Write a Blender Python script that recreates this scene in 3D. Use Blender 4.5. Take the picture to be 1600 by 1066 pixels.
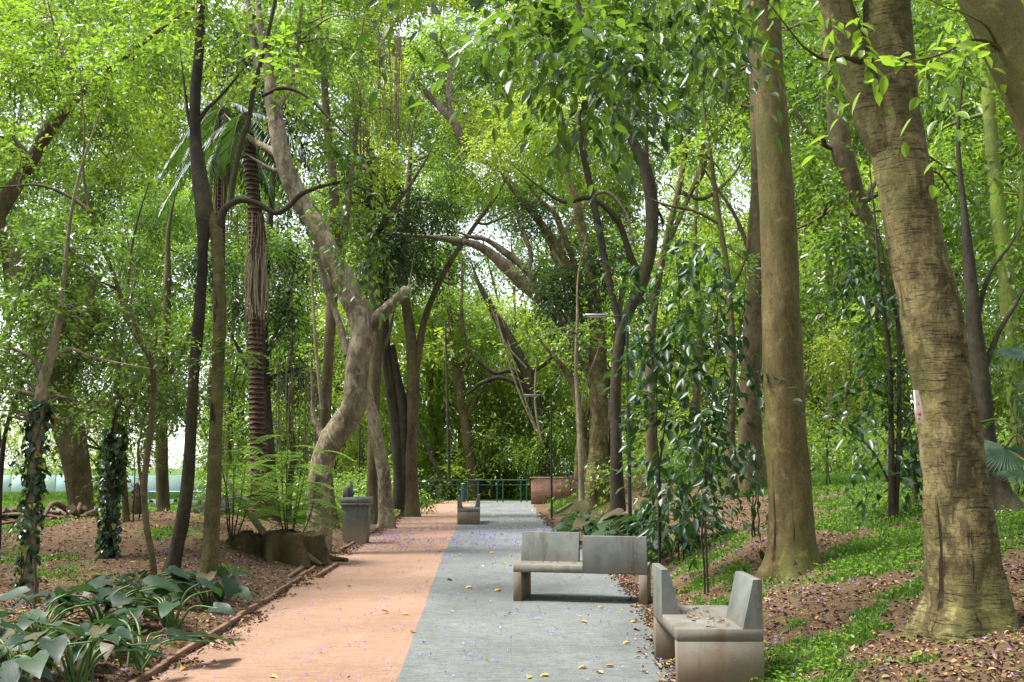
import bpy, math, random
import numpy as np
from mathutils import Vector
R = math.radians
for o in list(bpy.data.objects): bpy.data.objects.remove(o)
SC = bpy.context.scene
COL = SC.collection

# ---------------------------------------------------------------- camera
FPX, HOR, EYE = 1500.0, 728.0, 1.65            # focal length in photo pixels, horizon row, eye height
TH = math.atan((HOR - 533.0) / FPX)
cam = bpy.data.cameras.new("camera"); cam_o = bpy.data.objects.new("camera", cam); COL.objects.link(cam_o)
cam.sensor_width = 36; cam.lens = 36 * FPX / 1600; cam.clip_end = 2000; cam.clip_start = 0.05
cam_o.location = (0, 0, EYE); cam_o.rotation_euler = (R(90) + TH, 0, 0)
SC.camera = cam_o
# ---------------------------------------------------------------- sky and sun (bright overcast)
SUN_EL, SUN_AZ = 63.0, -95.0                    # azimuth clockwise from +Y
world = bpy.data.worlds.new("World"); SC.world = world; world.use_nodes = True
nt = world.node_tree; nt.nodes.clear()
sky = nt.nodes.new("ShaderNodeTexSky"); sky.sky_type = 'NISHITA'; sky.sun_disc = False
sky.altitude = 0; sky.sun_elevation = R(SUN_EL); sky.sun_rotation = R(SUN_AZ); sky.air_density = 1.0; sky.dust_density = 1.0; sky.ozone_density = 1.0
hs = nt.nodes.new("ShaderNodeHueSaturation"); hs.inputs['Saturation'].default_value = 0.3
bg = nt.nodes.new("ShaderNodeBackground"); bg.inputs['Strength'].default_value = 0.13
wo = nt.nodes.new("ShaderNodeOutputWorld")
nt.links.new(sky.outputs[0], hs.inputs['Color']); nt.links.new(hs.outputs[0], bg.inputs[0]); nt.links.new(bg.outputs[0], wo.inputs[0])
sl = bpy.data.lights.new("sun", 'SUN'); so = bpy.data.objects.new("sun", sl); COL.objects.link(so)
sl.energy = 3.0; sl.angle = R(18); sl.color = (1.0, 0.975, 0.93)
so.rotation_euler = Vector((math.sin(R(SUN_AZ)) * math.cos(R(SUN_EL)), math.cos(R(SUN_AZ)) * math.cos(R(SUN_EL)), math.sin(R(SUN_EL)))).to_track_quat('Z', 'Y').to_euler()
vs = SC.view_settings; vs.view_transform = 'Standard'; vs.look = 'None'; vs.gamma = 1; vs.use_curve_mapping = False
vs.exposure = 2.0
SC.cycles.max_bounces = 8; SC.cycles.diffuse_bounces = 4; SC.cycles.transmission_bounces = 6; SC.cycles.transparent_max_bounces = 6
SC.cycles.use_denoising = True

# ---------------------------------------------------------------- pixel helpers (place things where they stand)
ct, st = math.cos(TH), math.sin(TH)
def ray(px, py):
    u, v = (px - 800) / FPX, (533 - py) / FPX
    return np.array([u, ct - v * st, st + v * ct])
def W(px, py, D):
    d = ray(px, py); k = D / d[1]
    return np.array([d[0] * k, D, EYE + d[2] * k])
def G(px, py, z=0.0):
    d = ray(px, py); k = (z - EYE) / d[2]
    return np.array([d[0] * k, d[1] * k, z])

# ---------------------------------------------------------------- noise
rng = np.random.default_rng(7)
_H = rng.random((64, 64, 64)).astype(np.float32)
def vnoise(p):
    p = np.asarray(p, float); i = np.floor(p).astype(int); f = p - i; f = f * f * (3 - 2 * f)
    a, b = i & 63, (i + 1) & 63
    g = lambda x, y, z: _H[x, y, z]
    x0, y0, z0 = a[..., 0], a[..., 1], a[..., 2]; x1, y1, z1 = b[..., 0], b[..., 1], b[..., 2]
    fx, fy, fz = f[..., 0], f[..., 1], f[..., 2]
    c00 = g(x0, y0, z0) * (1 - fx) + g(x1, y0, z0) * fx; c10 = g(x0, y1, z0) * (1 - fx) + g(x1, y1, z0) * fx
    c01 = g(x0, y0, z1) * (1 - fx) + g(x1, y0, z1) * fx; c11 = g(x0, y1, z1) * (1 - fx) + g(x1, y1, z1) * fx
    return (c00 * (1 - fy) + c10 * fy) * (1 - fz) + (c01 * (1 - fy) + c11 * fy) * fz
def fbm(p, o=3):
    s, a, t = 0, 1, 0
    for k in range(o):
        s = s + a * (vnoise(np.asarray(p) * 2 ** k + 17.3 * k) - .5); t += a; a *= .5
    return s / t * 2

# ---------------------------------------------------------------- ground shape
LP = [G(*p)[:2] for p in [(120, 1150), (232, 1066), (430, 936), (530, 866), (577, 838), (600, 823), (638, 799), (690, 786), (703, 780)]]
MP = [G(*p)[:2] for p in [(590, 1150), (620, 1066), (690, 872), (716, 820), (730, 795), (745, 781)]]
RP = [G(*p)[:2] for p in [(1120, 1150), (1066, 1066), (1012, 955), (960, 893), (905, 852), (866, 825), (840, 800), (828, 781)]]
def edge(P):
    P = np.array([[P[0][0] - (P[0][1] + 8) * (P[1][0] - P[0][0]) / (P[1][1] - P[0][1]), -8]] + [list(p) for p in P])
    return lambda y: np.interp(y, P[:, 1], P[:, 0])
xl, xm, xr = edge(LP), edge(MP), edge(RP)
YEND = 46.0
def sst(a, b, x): t = np.clip((x - a) / (b - a), 0, 1); return t * t * (3 - 2 * t)
def height(x, y):
    x = np.asarray(x, float); y = np.asarray(y, float)
    A = np.interp(y, [-10, 6, 8, 14, 35, 60, 120], [.5, .7, .8, 1.3, 1.55, 1.9, 3.5])
    L = np.interp(y, [0, 7, 14, 28, 45], [3.5, 3.3, 2.2, 1.3, 1.3])
    off = np.maximum(x - xr(y) - np.interp(y, [0, 10, 28], [.05, .15, .4]), 0)
    off = np.where(off < .5, off * off, off - .25)
    hr = A * (1 - np.exp(-off / L)) * (1 - .85 * sst(44, 50, y) * sst(14, 4, x))
    hr = hr * (1 - .75 * sst(33, 39, y) * sst(4.5, 2.8, x - xr(y)))
    ol = np.maximum(xl(y) - x - .12, 0)
    hl = .16 * (1 - np.exp(-ol / .8)) * sst(30, 22, y)
    hl += .62 * np.exp(-((x + 6.3) / 3.6) ** 2 - ((y - 18.2) / 3.2) ** 2) * sst(0, 1.8, ol)
    hl -= .12 * sst(22, 30, y) * sst(1, 5, ol)
    h = hr + hl
    off2 = np.maximum(np.maximum(x - xr(y), xl(y) - x), 0)
    P = np.stack([x, y, 0 * x], -1)
    h = h + (.10 * fbm(P * .6) + .035 * fbm(P * 2.7 + 5)) * sst(.1, 1.2, off2) * (y < 60)
    h = h - .05 * sst(.03, -.05, off2) * (y < YEND)      # the bed the path lies in
    return h
def GT(px, py):
    d = ray(px, py); o = np.array([0, 0, EYE]); t = 2.0
    for _ in range(6000):
        p = o + d * t
        if p[2] < height(p[0], p[1]): break
        t += .02 + t * .001
    return p

# ---------------------------------------------------------------- object helpers
def tag(o, label=None, cat=None, group=None, kind=None):
    if label: o['label'] = label
    if cat: o['category'] = cat
    if group: o['group'] = group
    if kind: o['kind'] = kind
    return o
def thing(name, loc, label, cat, group=None):
    o = bpy.data.objects.new(name, None); COL.objects.link(o); o.location = tuple(float(v) for v in loc); o.empty_display_size = .2
    return tag(o, label, cat, group)
class MB:
    """collects vertices and faces; build() links them as one mesh object"""
    def __init__(s): s.V = []; s.F = []; s.M = []; s.RN = []; s.n = 0
    def add(s, V, F, mi=0, rnd=None):
        V = np.asarray(V, float).reshape(-1, 3)
        if isinstance(F, np.ndarray): s.F.append((F + s.n))
        else:
            for f in F: s.F.append(np.array([f]) + s.n)
        s.M += [(mi, len(F))]
        s.RN.append(np.full(len(V), .5) if rnd is None else np.asarray(rnd, float) * np.ones(len(V)))
        s.V.append(V); s.n += len(V); return s
    def build(s, name, mats, parent=None, origin=None, smooth=False, loc=None):
        V = np.concatenate(s.V)
        if origin is not None: V = V - np.asarray(origin, float)
        me = bpy.data.meshes.new(name)
        nl = sum(f.size for f in s.F); nf = sum(len(f) for f in s.F)
        me.vertices.add(len(V)); me.vertices.foreach_set('co', V.astype(np.float32).ravel())
        me.loops.add(nl); me.loops.foreach_set('vertex_index', np.concatenate([f.ravel() for f in s.F]).astype(np.int32))
        tot = np.concatenate([np.full(len(f), f.shape[1]) for f in s.F]); st_ = np.concatenate([[0], np.cumsum(tot)[:-1]])
        me.polygons.add(nf); me.polygons.foreach_set('loop_start', st_.astype(np.int32)); 
        me.polygons.foreach_set('material_index', np.concatenate([np.full(n, m) for m, n in s.M]).astype(np.int32))
        if smooth: me.polygons.foreach_set('use_smooth', np.ones(nf, bool))
        me.update(calc_edges=True)
        a = me.attributes.new('rnd', 'FLOAT', 'POINT'); a.data.foreach_set('value', np.concatenate(s.RN).astype(np.float32))
        for m in (mats if isinstance(mats, (list, tuple)) else [mats]): me.materials.append(m)
        o = bpy.data.objects.new(name, me); COL.objects.link(o)
        if parent is not None: o.parent = parent
        if loc is not None: o.location = tuple(float(v) for v in loc)
        return o
def cat_rom(P, n):
    P = np.asarray(P, float)
    if len(P) == 2: t = np.linspace(0, 1, n)[:, None]; return P[0] * (1 - t) + P[1] * t
    Q = np.vstack([2 * P[0] - P[1], P, 2 * P[-1] - P[-2]]); out = []
    ts = np.linspace(0, len(P) - 1 - 1e-9, n)
    for t in ts:
        i = int(t); f = t - i; a, b, c, d = Q[i:i + 4]
        out.append(.5 * ((2 * b) + (-a + c) * f + (2 * a - 5 * b + 4 * c - d) * f * f + (-a + 3 * b - 3 * c + d) * f ** 3))
    return np.array(out)
def tube(mb, P, r, seg=8, rough=0.0, flare=0.0, lobes=5, mi=0, cap=True, nscale=3.0, flen=.3, seed=0):
    P = np.asarray(P, float); r = np.asarray(r, float) * np.ones(len(P)); N = len(P)
    T = np.gradient(P, axis=0); T /= np.linalg.norm(T, axis=1)[:, None] + 1e-9
    ref = np.array([0, 1, 0.]) if abs(T[:, 2]).mean() > .5 else np.array([0, 0, 1.])
    A = np.cross(T, ref); A /= np.linalg.norm(A, axis=1)[:, None] + 1e-9; B = np.cross(T, A)
    th = np.linspace(0, 2 * np.pi, seg, endpoint=False)
    s = np.concatenate([[0], np.cumsum(np.linalg.norm(np.diff(P, axis=0), axis=1))])
    rr = r[:, None] * np.ones(seg)
    if flare:
        e = np.exp(-s / flen)[:, None]
        rr = rr * (1 + flare * e * (.55 + .45 * np.cos(lobes * th + seed) + .25 * np.cos((lobes - 2) * th + 1.3 + seed)))
    D = A[:, None, :] * np.cos(th)[None, :, None] + B[:, None, :] * np.sin(th)[None, :, None]
    V = P[:, None, :] + D * rr[..., None]
    if rough:
        q = V * nscale * np.array([1, 1, .45]) + seed
        V = V + D * (rough * r[:, None] * (fbm(q) + .35 * fbm(q * 3.1 + 9)))[..., None]
    i = np.arange(N - 1)[:, None] * seg; j = np.arange(seg)[None, :]; k = (j + 1) % seg
    F = np.stack([i + j, i + k, i + seg + k, i + seg + j], -1).reshape(-1, 4)
    mb.add(V.reshape(-1, 3), F, mi)
    if cap:
        for idx, ring in ((0, range(seg - 1, -1, -1)), (N - 1, range(seg))):
            mb.add(np.vstack([V[idx][list(ring)]]), [list(range(seg))], mi)
def box(mb, c, s, rz=0, mi=0, bev=.008, taper=None):
    """bevelled box, centre c, full size s; taper = (sx, sy) scale of the top"""
    x, y, z = np.array(s) / 2.; b = min(bev, x * .4, y * .4, z * .4); tx, ty = taper or (1, 1)
    def ring(X, Y, zz): return [(X - b, -Y, zz), (X, -Y + b, zz), (X, Y - b, zz), (X - b, Y, zz), (-X + b, Y, zz), (-X, Y - b, zz), (-X, -Y + b, zz), (-X + b, -Y, zz)]
    V = ring(x - b, y - b, -z) + ring(x, y, -z + b) + ring(x * tx, y * ty, z - b) + ring((x - b) * tx, (y - b) * ty, z)
    F = []
    for L_ in range(3):
        for q in range(8): F.append([L_ * 8 + q, L_ * 8 + (q + 1) % 8, L_ * 8 + 8 + (q + 1) % 8, L_ * 8 + 8 + q])
    V = np.array(V); c_, s_ = math.cos(rz), math.sin(rz)
    V = np.stack([V[:, 0] * c_ - V[:, 1] * s_ + c[0], V[:, 0] * s_ + V[:, 1] * c_ + c[1], V[:, 2] + c[2]], -1)
    mb.add(V, np.array(F), mi); mb.add(V[:8], [list(range(7, -1, -1))], mi); mb.add(V[24:], [list(range(8))], mi)
def prism(mb, prof, y0, y1, mi=0):
    """profile in (x, z), counter-clockwise seen from -y, extruded y0..y1"""
    n = len(prof); V = [(p[0], y0, p[1]) for p in prof] + [(p[0], y1, p[1]) for p in prof]
    mb.add(V, [list(range(n))], mi); mb.add(V, [list(range(2 * n - 1, n - 1, -1))], mi)
    mb.add(V, np.array([[i, i + n, (i + 1) % n + n, (i + 1) % n] for i in range(n)]), mi)

# ---------------------------------------------------------------- materials
class NB:
    def __init__(s, name):
        s.m = bpy.data.materials.new(name); s.m.use_nodes = True; s.t = s.m.node_tree; s.t.nodes.clear()
        s.out = s.n("ShaderNodeOutputMaterial"); s.tc = s.n("ShaderNodeTexCoord")
    def n(s, ty, **k):
        x = s.t.nodes.new(ty)
        for a, b in k.items():
            if a in x.bl_rna.properties.keys() and a not in x.inputs.keys(): setattr(x, a, b)
            else: x.inputs[a].default_value = b
        return x
    def l(s, a, b): s.t.links.new(a, b)
    def noise(s, scale, detail=5, vec=None, sc=(1, 1, 1), rough=.6, dist=0, space='Object'):
        mp = s.n("ShaderNodeMapping"); mp.inputs['Scale'].default_value = sc
        s.l(vec or s.tc.outputs[space], mp.inputs[0])
        x = s.n("ShaderNodeTexNoise"); x.inputs['Scale'].default_value = scale; x.inputs['Detail'].default_value = detail
        x.inputs['Roughness'].default_value = rough; x.inputs['Distortion'].default_value = dist; s.l(mp.outputs[0], x.inputs['Vector']); return x.outputs['Fac']
    def ramp(s, fac, stops):
        x = s.n("ShaderNodeValToRGB"); e = x.color_ramp.elements
        while len(e) < len(stops): e.new(.5)
        for q, (p, c) in zip(e, stops): q.position = p; q.color = (c, c, c, 1) if np.isscalar(c) else (*c, 1)
        s.l(fac, x.inputs[0]); return x.outputs[0]
    def mix(s, f, a, b, ty='MIX'):
        x = s.n("ShaderNodeMix"); x.data_type = 'RGBA'; x.blend_type = ty
        for v, i in ((f, 0), (a, 6), (b, 7)):
            if hasattr(v, 'links'): s.l(v, x.inputs[i])
            else: x.inputs[i].default_value = v if np.isscalar(v) else (*v, 1)
        return x.outputs[2]
    def math(s, op, a, b=0.):
        x = s.n("ShaderNodeMath"); x.operation = op
        for i, v in enumerate((a, b)):
            if hasattr(v, 'links'): s.l(v, x.inputs[i])
            else: x.inputs[i].default_value = v
        return x.outputs[0]
    def bump(s, h, strength=.5, dist=.02, prev=None):
        x = s.n("ShaderNodeBump"); x.inputs['Strength'].default_value = strength; x.inputs['Distance'].default_value = dist
        s.l(h, x.inputs['Height'])
        if prev: s.l(prev, x.inputs['Normal'])
        return x.outputs[0]
    def pbr(s, col, rough=.8, normal=None, metal=0, spec=.4):
        p = s.n("ShaderNodeBsdfPrincipled"); p.inputs['Metallic'].default_value = metal; p.inputs['Specular IOR Level'].default_value = spec
        for v, i in ((col, 'Base Color'), (rough, 'Roughness')):
            if hasattr(v, 'links'): s.l(v, p.inputs[i])
            else: p.inputs[i].default_value = v if np.isscalar(v) else (*v, 1)
        if normal: s.l(normal, p.inputs['Normal'])
        return p.outputs[0]
    def done(s, sh): s.l(sh, s.out.inputs[0]); return s.m

def leaf_mat(name, dark, mid, light, trans, tmix=.45, rough=.42, spec=.35, odd=(.35, .28, .03)):
    b = NB(name)
    at = b.n("ShaderNodeAttribute"); at.attribute_name = 'rnd'
    c = b.ramp(at.outputs['Fac'], [(0, dark), (.5, mid), (.93, light), (.985, odd)])
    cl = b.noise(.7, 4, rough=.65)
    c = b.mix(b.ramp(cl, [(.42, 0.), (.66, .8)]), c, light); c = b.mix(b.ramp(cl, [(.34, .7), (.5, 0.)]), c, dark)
    tr = b.n("ShaderNodeBsdfTranslucent"); tc = b.mix(b.ramp(cl, [(.3, 0.), (.7, 1.)]), tuple(v * .62 for v in trans), trans); b.l(tc, tr.inputs[0])
    mx = b.n("ShaderNodeMixShader"); mx.inputs[0].default_value = tmix
    b.l(b.pbr(c, rough, spec=spec), mx.inputs[1]); b.l(tr.outputs[0], mx.inputs[2])
    return b.done(mx.outputs[0])
LEAF = {
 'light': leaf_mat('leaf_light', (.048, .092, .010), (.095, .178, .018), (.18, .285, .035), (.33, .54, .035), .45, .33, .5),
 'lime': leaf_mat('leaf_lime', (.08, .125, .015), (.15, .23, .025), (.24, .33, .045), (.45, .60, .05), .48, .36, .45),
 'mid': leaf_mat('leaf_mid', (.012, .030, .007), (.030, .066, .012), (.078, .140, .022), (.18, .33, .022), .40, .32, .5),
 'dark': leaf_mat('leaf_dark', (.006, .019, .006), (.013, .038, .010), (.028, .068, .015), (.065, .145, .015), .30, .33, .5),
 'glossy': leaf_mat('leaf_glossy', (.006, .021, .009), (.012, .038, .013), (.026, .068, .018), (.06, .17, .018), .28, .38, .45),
 'feather': leaf_mat('leaf_feather', (.05, .11, .022), (.09, .19, .035), (.15, .26, .05), (.25, .44, .05), .48),
 'far': leaf_mat('leaf_far', (.026, .056, .009), (.075, .14, .02), (.19, .27, .05), (.30, .48, .045), .43, .3, .6),
}
def bark_mat(name, base, dark, moss=(.055, .07, .012), mossamt=.4, rings=0.0, vert=1.0, pale=None, bs=.6):
    b = NB(name)
    n1 = b.noise(3.0, 6, sc=(1, 1, .35)); n2 = b.noise(22, 7, sc=(1, 1, .34 if vert else 1.), rough=.75, dist=.5); n3 = b.noise(.9, 3, sc=(1, 1, .5))
    col = b.mix(b.ramp(n1, [(.35, 0.), (.65, 1.)]), dark, base)
    if pale: col = b.mix(b.ramp(b.noise(5, 5, sc=(1, 1, .5), dist=1.2), [(.5, 0.), (.62, .8)]), col, pale)
    col = b.mix(b.ramp(n2, [(.3, .75), (.52, 0.)]), col, tuple(v * .35 for v in dark))
    col = b.mix(b.ramp(n3, [(.47, 0.), (.62, mossamt)]), col, moss)
    n4 = b.noise(70, 5, sc=(1, 1, .5), rough=.8)
    col = b.mix(b.ramp(n4, [(.35, .55), (.5, 0.)]), col, tuple(v * .6 for v in dark)); bl = b.noise(6.5, 6, rough=.7, dist=.6)
    col = b.mix(b.ramp(bl, [(.56, 0.), (.66, .45)]), col, tuple(min(1, v * 1.5) for v in base)); col = b.mix(b.ramp(bl, [(.34, .6), (.44, 0.)]), col, tuple(v * .8 for v in dark))
    h = b.math('ADD', b.math('ADD', b.math('MULTIPLY', n2, .7), b.math('MULTIPLY', n1, .8)), b.math('MULTIPLY', n4, .4))
    if rings:
        r = b.noise(8, 7, sc=(.55, .55, 5.0), rough=.75, dist=1.6)
        rr = b.ramp(r, [(.40, 1.), (.47, 0.)])
        col = b.mix(b.math('MULTIPLY', rr, rings), col, tuple(v * .3 for v in dark))
        h = b.math('SUBTRACT', h, b.math('MULTIPLY', rr, 1.1 * rings))
        cr = b.ramp(b.noise(2.3, 4, sc=(2.4, 2.4, .28), dist=.8), [(.33, 1.), (.365, 0.)])
        col = b.mix(cr, col, (.02, .012, .006)); h = b.math('SUBTRACT', h, b.math('MULTIPLY', cr, 1.5))
    return b.done(b.pbr(col, .88, b.bump(h, bs, .03), spec=.2))
BARK = {
 'tan': bark_mat('bark_tan', (.175, .138, .056), (.050, .038, .015), rings=.8, mossamt=.6, pale=(.255, .205, .098)),
 'smooth': bark_mat('bark_smooth', (.150, .116, .046), (.066, .050, .019), rings=.18, mossamt=.7, bs=.35),
 'grey': bark_mat('bark_grey', (.24, .19, .125), (.075, .058, .038), mossamt=.35, pale=(.34, .28, .19), bs=.9),
 'dark': bark_mat('bark_dark', (.062, .050, .032), (.020, .016, .011), mossamt=.25),
 'olive': bark_mat('bark_olive', (.15, .12, .052), (.05, .04, .018), moss=(.09, .11, .025), mossamt=.7, rings=.3),
 'brown': bark_mat('bark_brown', (.145, .108, .058), (.055, .04, .022), mossamt=.3),
 'moss': bark_mat('bark_mossy', (.15, .17, .035), (.06, .085, .018), moss=(.17, .26, .03), mossamt=.9),
 'pale': bark_mat('bark_pale', (.28, .235, .15), (.11, .09, .055), mossamt=.2),
 'dead': bark_mat('dead_wood', (.10, .062, .03), (.016, .011, .007), moss=(.07, .08, .018), mossamt=.35, bs=1.),
}
def simple(name, col, rough=.6, metal=0, nz=None, var=.25, bump=.2, spec=.4):
    b = NB(name); n = b.noise(nz or 8, 6)
    c = b.mix(b.ramp(n, [(.3, 0.), (.7, 1.)]), tuple(v * (1 - var) for v in col), tuple(min(1, v * (1 + var)) for v in col))
    return b.done(b.pbr(c, rough, b.bump(n, bump, .01), metal, spec))
def concrete_mat():
    b = NB('concrete'); n = b.noise(3.2, 8, rough=.65); f = b.noise(60, 4); st_ = b.noise(5, 5, sc=(1, 1, .15), rough=.7)
    geo = b.n("ShaderNodeNewGeometry"); sp = b.n("ShaderNodeSeparateXYZ"); b.l(b.tc.outputs['Object'], sp.inputs[0])
    c = b.mix(b.ramp(n, [(.3, 0.), (.7, 1.)]), (.075, .080, .070), (.150, .157, .140))
    c = b.mix(b.ramp(st_, [(.54, 0.), (.66, .75)]), c, (.06, .05, .034)); c = b.mix(b.ramp(b.noise(9, 7, rough=.8), [(.55, 0.), (.7, .5)]), c, (.21, .21, .19))
    lo = b.math('ADD', sp.outputs['Z'], b.math('MULTIPLY', b.math('SUBTRACT', b.noise(4, 5), .5), .35))
    c = b.mix(b.ramp(lo, [(.0, .85), (.55, 0.)]), c, (0.187, 0.119, 0.0663))          # clay splash on the lower part
    pit = b.ramp(b.noise(38, 3, rough=.8), [(.30, 1.), (.36, 0.)])
    c = b.mix(b.math('MULTIPLY', pit, .6), c, (.06, .06, .055))
    return b.done(b.pbr(c, .78, b.bump(b.math('ADD', f, b.math('MULTIPLY', n, 1.5)), .25, .008), spec=.35))
CONC = concrete_mat()
STEEL = simple('dark_steel', (.012, .014, .014), .4, 0, var=.4, bump=.05)
GREEN = simple('green_paint', (.02, .06, .045), .4, 0, 12, .3, .05)
LAMPM = simple('lamp_head_paint', (.25, .25, .235), .4, .3, 12, .1, .05)
WOODP = simple('weathered_board', (.5, .42, .36), .8, 0, 18, .3, .4)
def ground_mat():
    b = NB('forest_floor'); at = b.n("ShaderNodeAttribute"); at.attribute_name = 'grass'
    n = b.noise(6, 9, rough=.7); n2 = b.noise(45, 6, rough=.8); n3 = b.noise(.7, 4)
    vo = b.n("ShaderNodeTexVoronoi"); vo.inputs['Scale'].default_value = 26; vo.inputs['Randomness'].default_value = 1; b.l(b.tc.outputs['Object'], vo.inputs['Vector'])
    soil = b.mix(b.ramp(n, [(.3, 0.), (.7, 1.)]), (.042, .026, .015), (.118, .074, .040))
    soil = b.mix(b.ramp(n3, [(.4, 0.), (.62, .55)]), soil, (.135, .075, .037))
    lit = b.mix(vo.outputs['Color'], (0.03375, 0.021, 0.0135), (0.195, 0.1237, 0.07125))
    soil = b.mix(b.ramp(n2, [(.42, 0.), (.55, .8)]), soil, lit)
    gr = b.mix(b.ramp(b.noise(14, 6, rough=.75), [(.3, 0.), (.7, 1.)]), (0.031, 0.0558, 0.0093), (0.0744, 0.1488, 0.0217))
    m = b.math('ADD', at.outputs['Fac'], b.math('MULTIPLY', b.math('SUBTRACT', b.noise(9, 7, rough=.75), .5), .9))
    c = b.mix(b.ramp(m, [(.42, 0.), (.58, 1.)]), soil, gr)
    h = b.math('ADD', b.math('MULTIPLY', n, .6), n2)
    return b.done(b.pbr(c, .95, b.bump(h, .8, .03), spec=.15))
def path_mat(name, c1, c2, c3):
    b = NB(name); n = b.noise(1.1, 7, sc=(1, .6, 1), rough=.6); f = b.noise(75, 5, sc=(.45, 1.2, 1), rough=.85); g = b.noise(14, 8, sc=(.4, 1.2, 1), rough=.8)
    c = b.mix(b.ramp(n, [(.3, 0.), (.7, 1.)]), c1, c2)
    c = b.mix(b.ramp(g, [(.38, .75), (.54, 0.)]), c, c3)
    c = b.mix(b.ramp(f, [(.36, .9), (.5, 0.)]), c, tuple(v * .5 for v in c3))
    sp_ = b.ramp(b.noise(38, 6, sc=(.6, 1, 1), rough=.85), [(.27, 1.), (.35, 0.)]); c = b.mix(sp_, c, tuple(v * .3 for v in c3))
    big = b.noise(.45, 5, rough=.65, dist=.6); c = b.mix(b.ramp(big, [(.40, .35), (.56, 0.)]), c, tuple(v * .85 for v in c3)); c = b.mix(b.ramp(b.noise(2.4, 7, rough=.8), [(.58, 0.), (.70, .4)]), c, tuple(v * 1.2 for v in c2))
    br = b.n("ShaderNodeTexBrick"); br.inputs['Scale'].default_value = 1; br.inputs['Brick Width'].default_value = .22; br.inputs['Row Height'].default_value = .11
    br.inputs['Mortar Size'].default_value = .006; br.inputs['Mortar Smooth'].default_value = .8
    for k_, v_ in (('Color1', .92), ('Color2', 1.), ('Mortar', .68)): br.inputs[k_].default_value = (v_, v_, v_, 1)
    b.l(b.tc.outputs['Object'], br.inputs['Vector'])
    c = b.mix(.16, c, br.outputs['Color'], 'MULTIPLY')
    h = b.math('ADD', b.math('ADD', f, g), b.math('MULTIPLY', br.outputs['Fac'], -.25))
    return b.done(b.pbr(c, .95, b.bump(h, .9, .014), spec=.15))
GREYP = path_mat('grey_pavers', (.158, .170, .161), (.215, .225, .212), (.080, .086, .080))
ORNGP = path_mat('orange_pavers', (.295, .178, .116), (.355, .236, .164), (.205, .122, .084))
def attr_mat(name, stops, rough=.8, tmix=0, trans=(.5, .3, .05), spec=.3):
    b = NB(name); at = b.n("ShaderNodeAttribute"); at.attribute_name = 'rnd'; c = b.ramp(at.outputs['Fac'], stops)
    s_ = b.pbr(c, rough, spec=spec)
    if tmix:
        tr = b.n("ShaderNodeBsdfTranslucent"); b.l(b.mix(1., c, trans, 'ADD') if trans else c, tr.inputs[0]); mx = b.n("ShaderNodeMixShader"); mx.inputs[0].default_value = tmix
        b.l(s_, mx.inputs[1]); b.l(tr.outputs[0], mx.inputs[2]); s_ = mx.outputs[0]
    return b.done(s_)
GRASSM = attr_mat('grass_blade', [(0, (.045, .09, .012)), (.5, (.085, .17, .022)), (.85, (.14, .24, .035)), (1, (.19, .17, .07))], .6, .4, (.05, .13, .0))
LITM = attr_mat('dry_leaf', [(0, (.03, .018, .01)), (.35, (.09, .05, .027)), (.7, (.20, .125, .07)), (.9, (.28, .2, .13)), (1, (.36, .18, .04))], .85)
ORLM = attr_mat('orange_leaf', [(0, (.13, .06, .03)), (.35, (.3, .13, .04)), (.6, (.65, .25, .03)), (.85, (.75, .38, .04)), (1, (.35, .5, .08))], .6)
PETM = attr_mat('jacaranda_petal', [(0, (.24, .15, .5)), (1, (.36, .27, .66))], .6, .3, None)

# ---------------------------------------------------------------- the ground sheet
def grassmask(x, y):
    """1 where grass grows, 0 for bare soil and litter"""
    P = np.stack([x, y, 0 * x], -1); n = fbm(P * .55 + 3, 4); n2 = fbm(P * 1.7 + 8, 3)
    g = np.full(np.shape(x), .0) + .42 + .75 * n + .25 * n2
    offr = x - xr(y); offl = xl(y) - x
    n3 = fbm(P * 5.1 + 2, 2)
    band = np.exp(-((offr - (.85 + (y - 7.7) * .95)) / .5) ** 2) * sst(6.2, 7.2, y) * sst(11, 10, y) + .75 * np.exp(-((offr - 1.0) / .65) ** 2) * sst(10, 11, y)
    g = np.where(offr > 0, g * .66 - .12 + .36 * n3 + .5 * band + .50 * sst(0, .8, offr - np.interp(y, [10.5, 12, 16], [1.5, 1.9, 2.9])) * sst(9.9, 10.8, y) * (1 - .8 * np.exp(-((y - 12.9) / .4) ** 2)), g + .12 * n3)
    g = np.where((offr > 0) & (offr < .35), g - .35, g)
    g = np.where(offl > 0, g - .28 + .55 * sst(24, 27, y) + .45 * np.exp(-((offl - .9) / .5) ** 2 - ((y - 12.5) / 2.5) ** 2), g)
    g = np.where((offl > 0) & (offl < .3), g - .5, g)
    g = np.where(y > 46.5, .9, g)
    return np.clip(g, 0, 1)
def terrain():
    xs = np.unique(np.concatenate([np.arange(-14, 16, .11), np.arange(-60, 60.1, 1.2), np.array([-400, -250, -160, -100, 100, 160, 250, 400.])]))
    ys = np.unique(np.concatenate([np.arange(2, 24, .11), np.arange(24, 60, .3), np.arange(-12, 2, .6), np.arange(60, 120, 3), np.array([160, 250, 400, 700.])]))
    X, Y = np.meshgrid(xs, ys); Z = height(X, Y)
    V = np.stack([X, Y, Z], -1).reshape(-1, 3); nx = len(xs)
    i, j = np.meshgrid(np.arange(nx - 1), np.arange(len(ys) - 1)); a = (j * nx + i).ravel()
    F = np.stack([a, a + 1, a + 1 + nx, a + nx], -1)
    mb = MB(); mb.add(V, F); o = mb.build('ground', ground_mat(), smooth=True); o['kind'] = 'structure'
    at = o.data.attributes.new('grass', 'FLOAT', 'POINT'); at.data.foreach_set('value', grassmask(X, Y).ravel().astype(np.float32))
terrain()
xm0 = xm
xm = lambda y: xm0(y) + .005 * np.sin(np.asarray(y) * 2.3) + .004 * np.sin(np.asarray(y) * 7.1)
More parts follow.
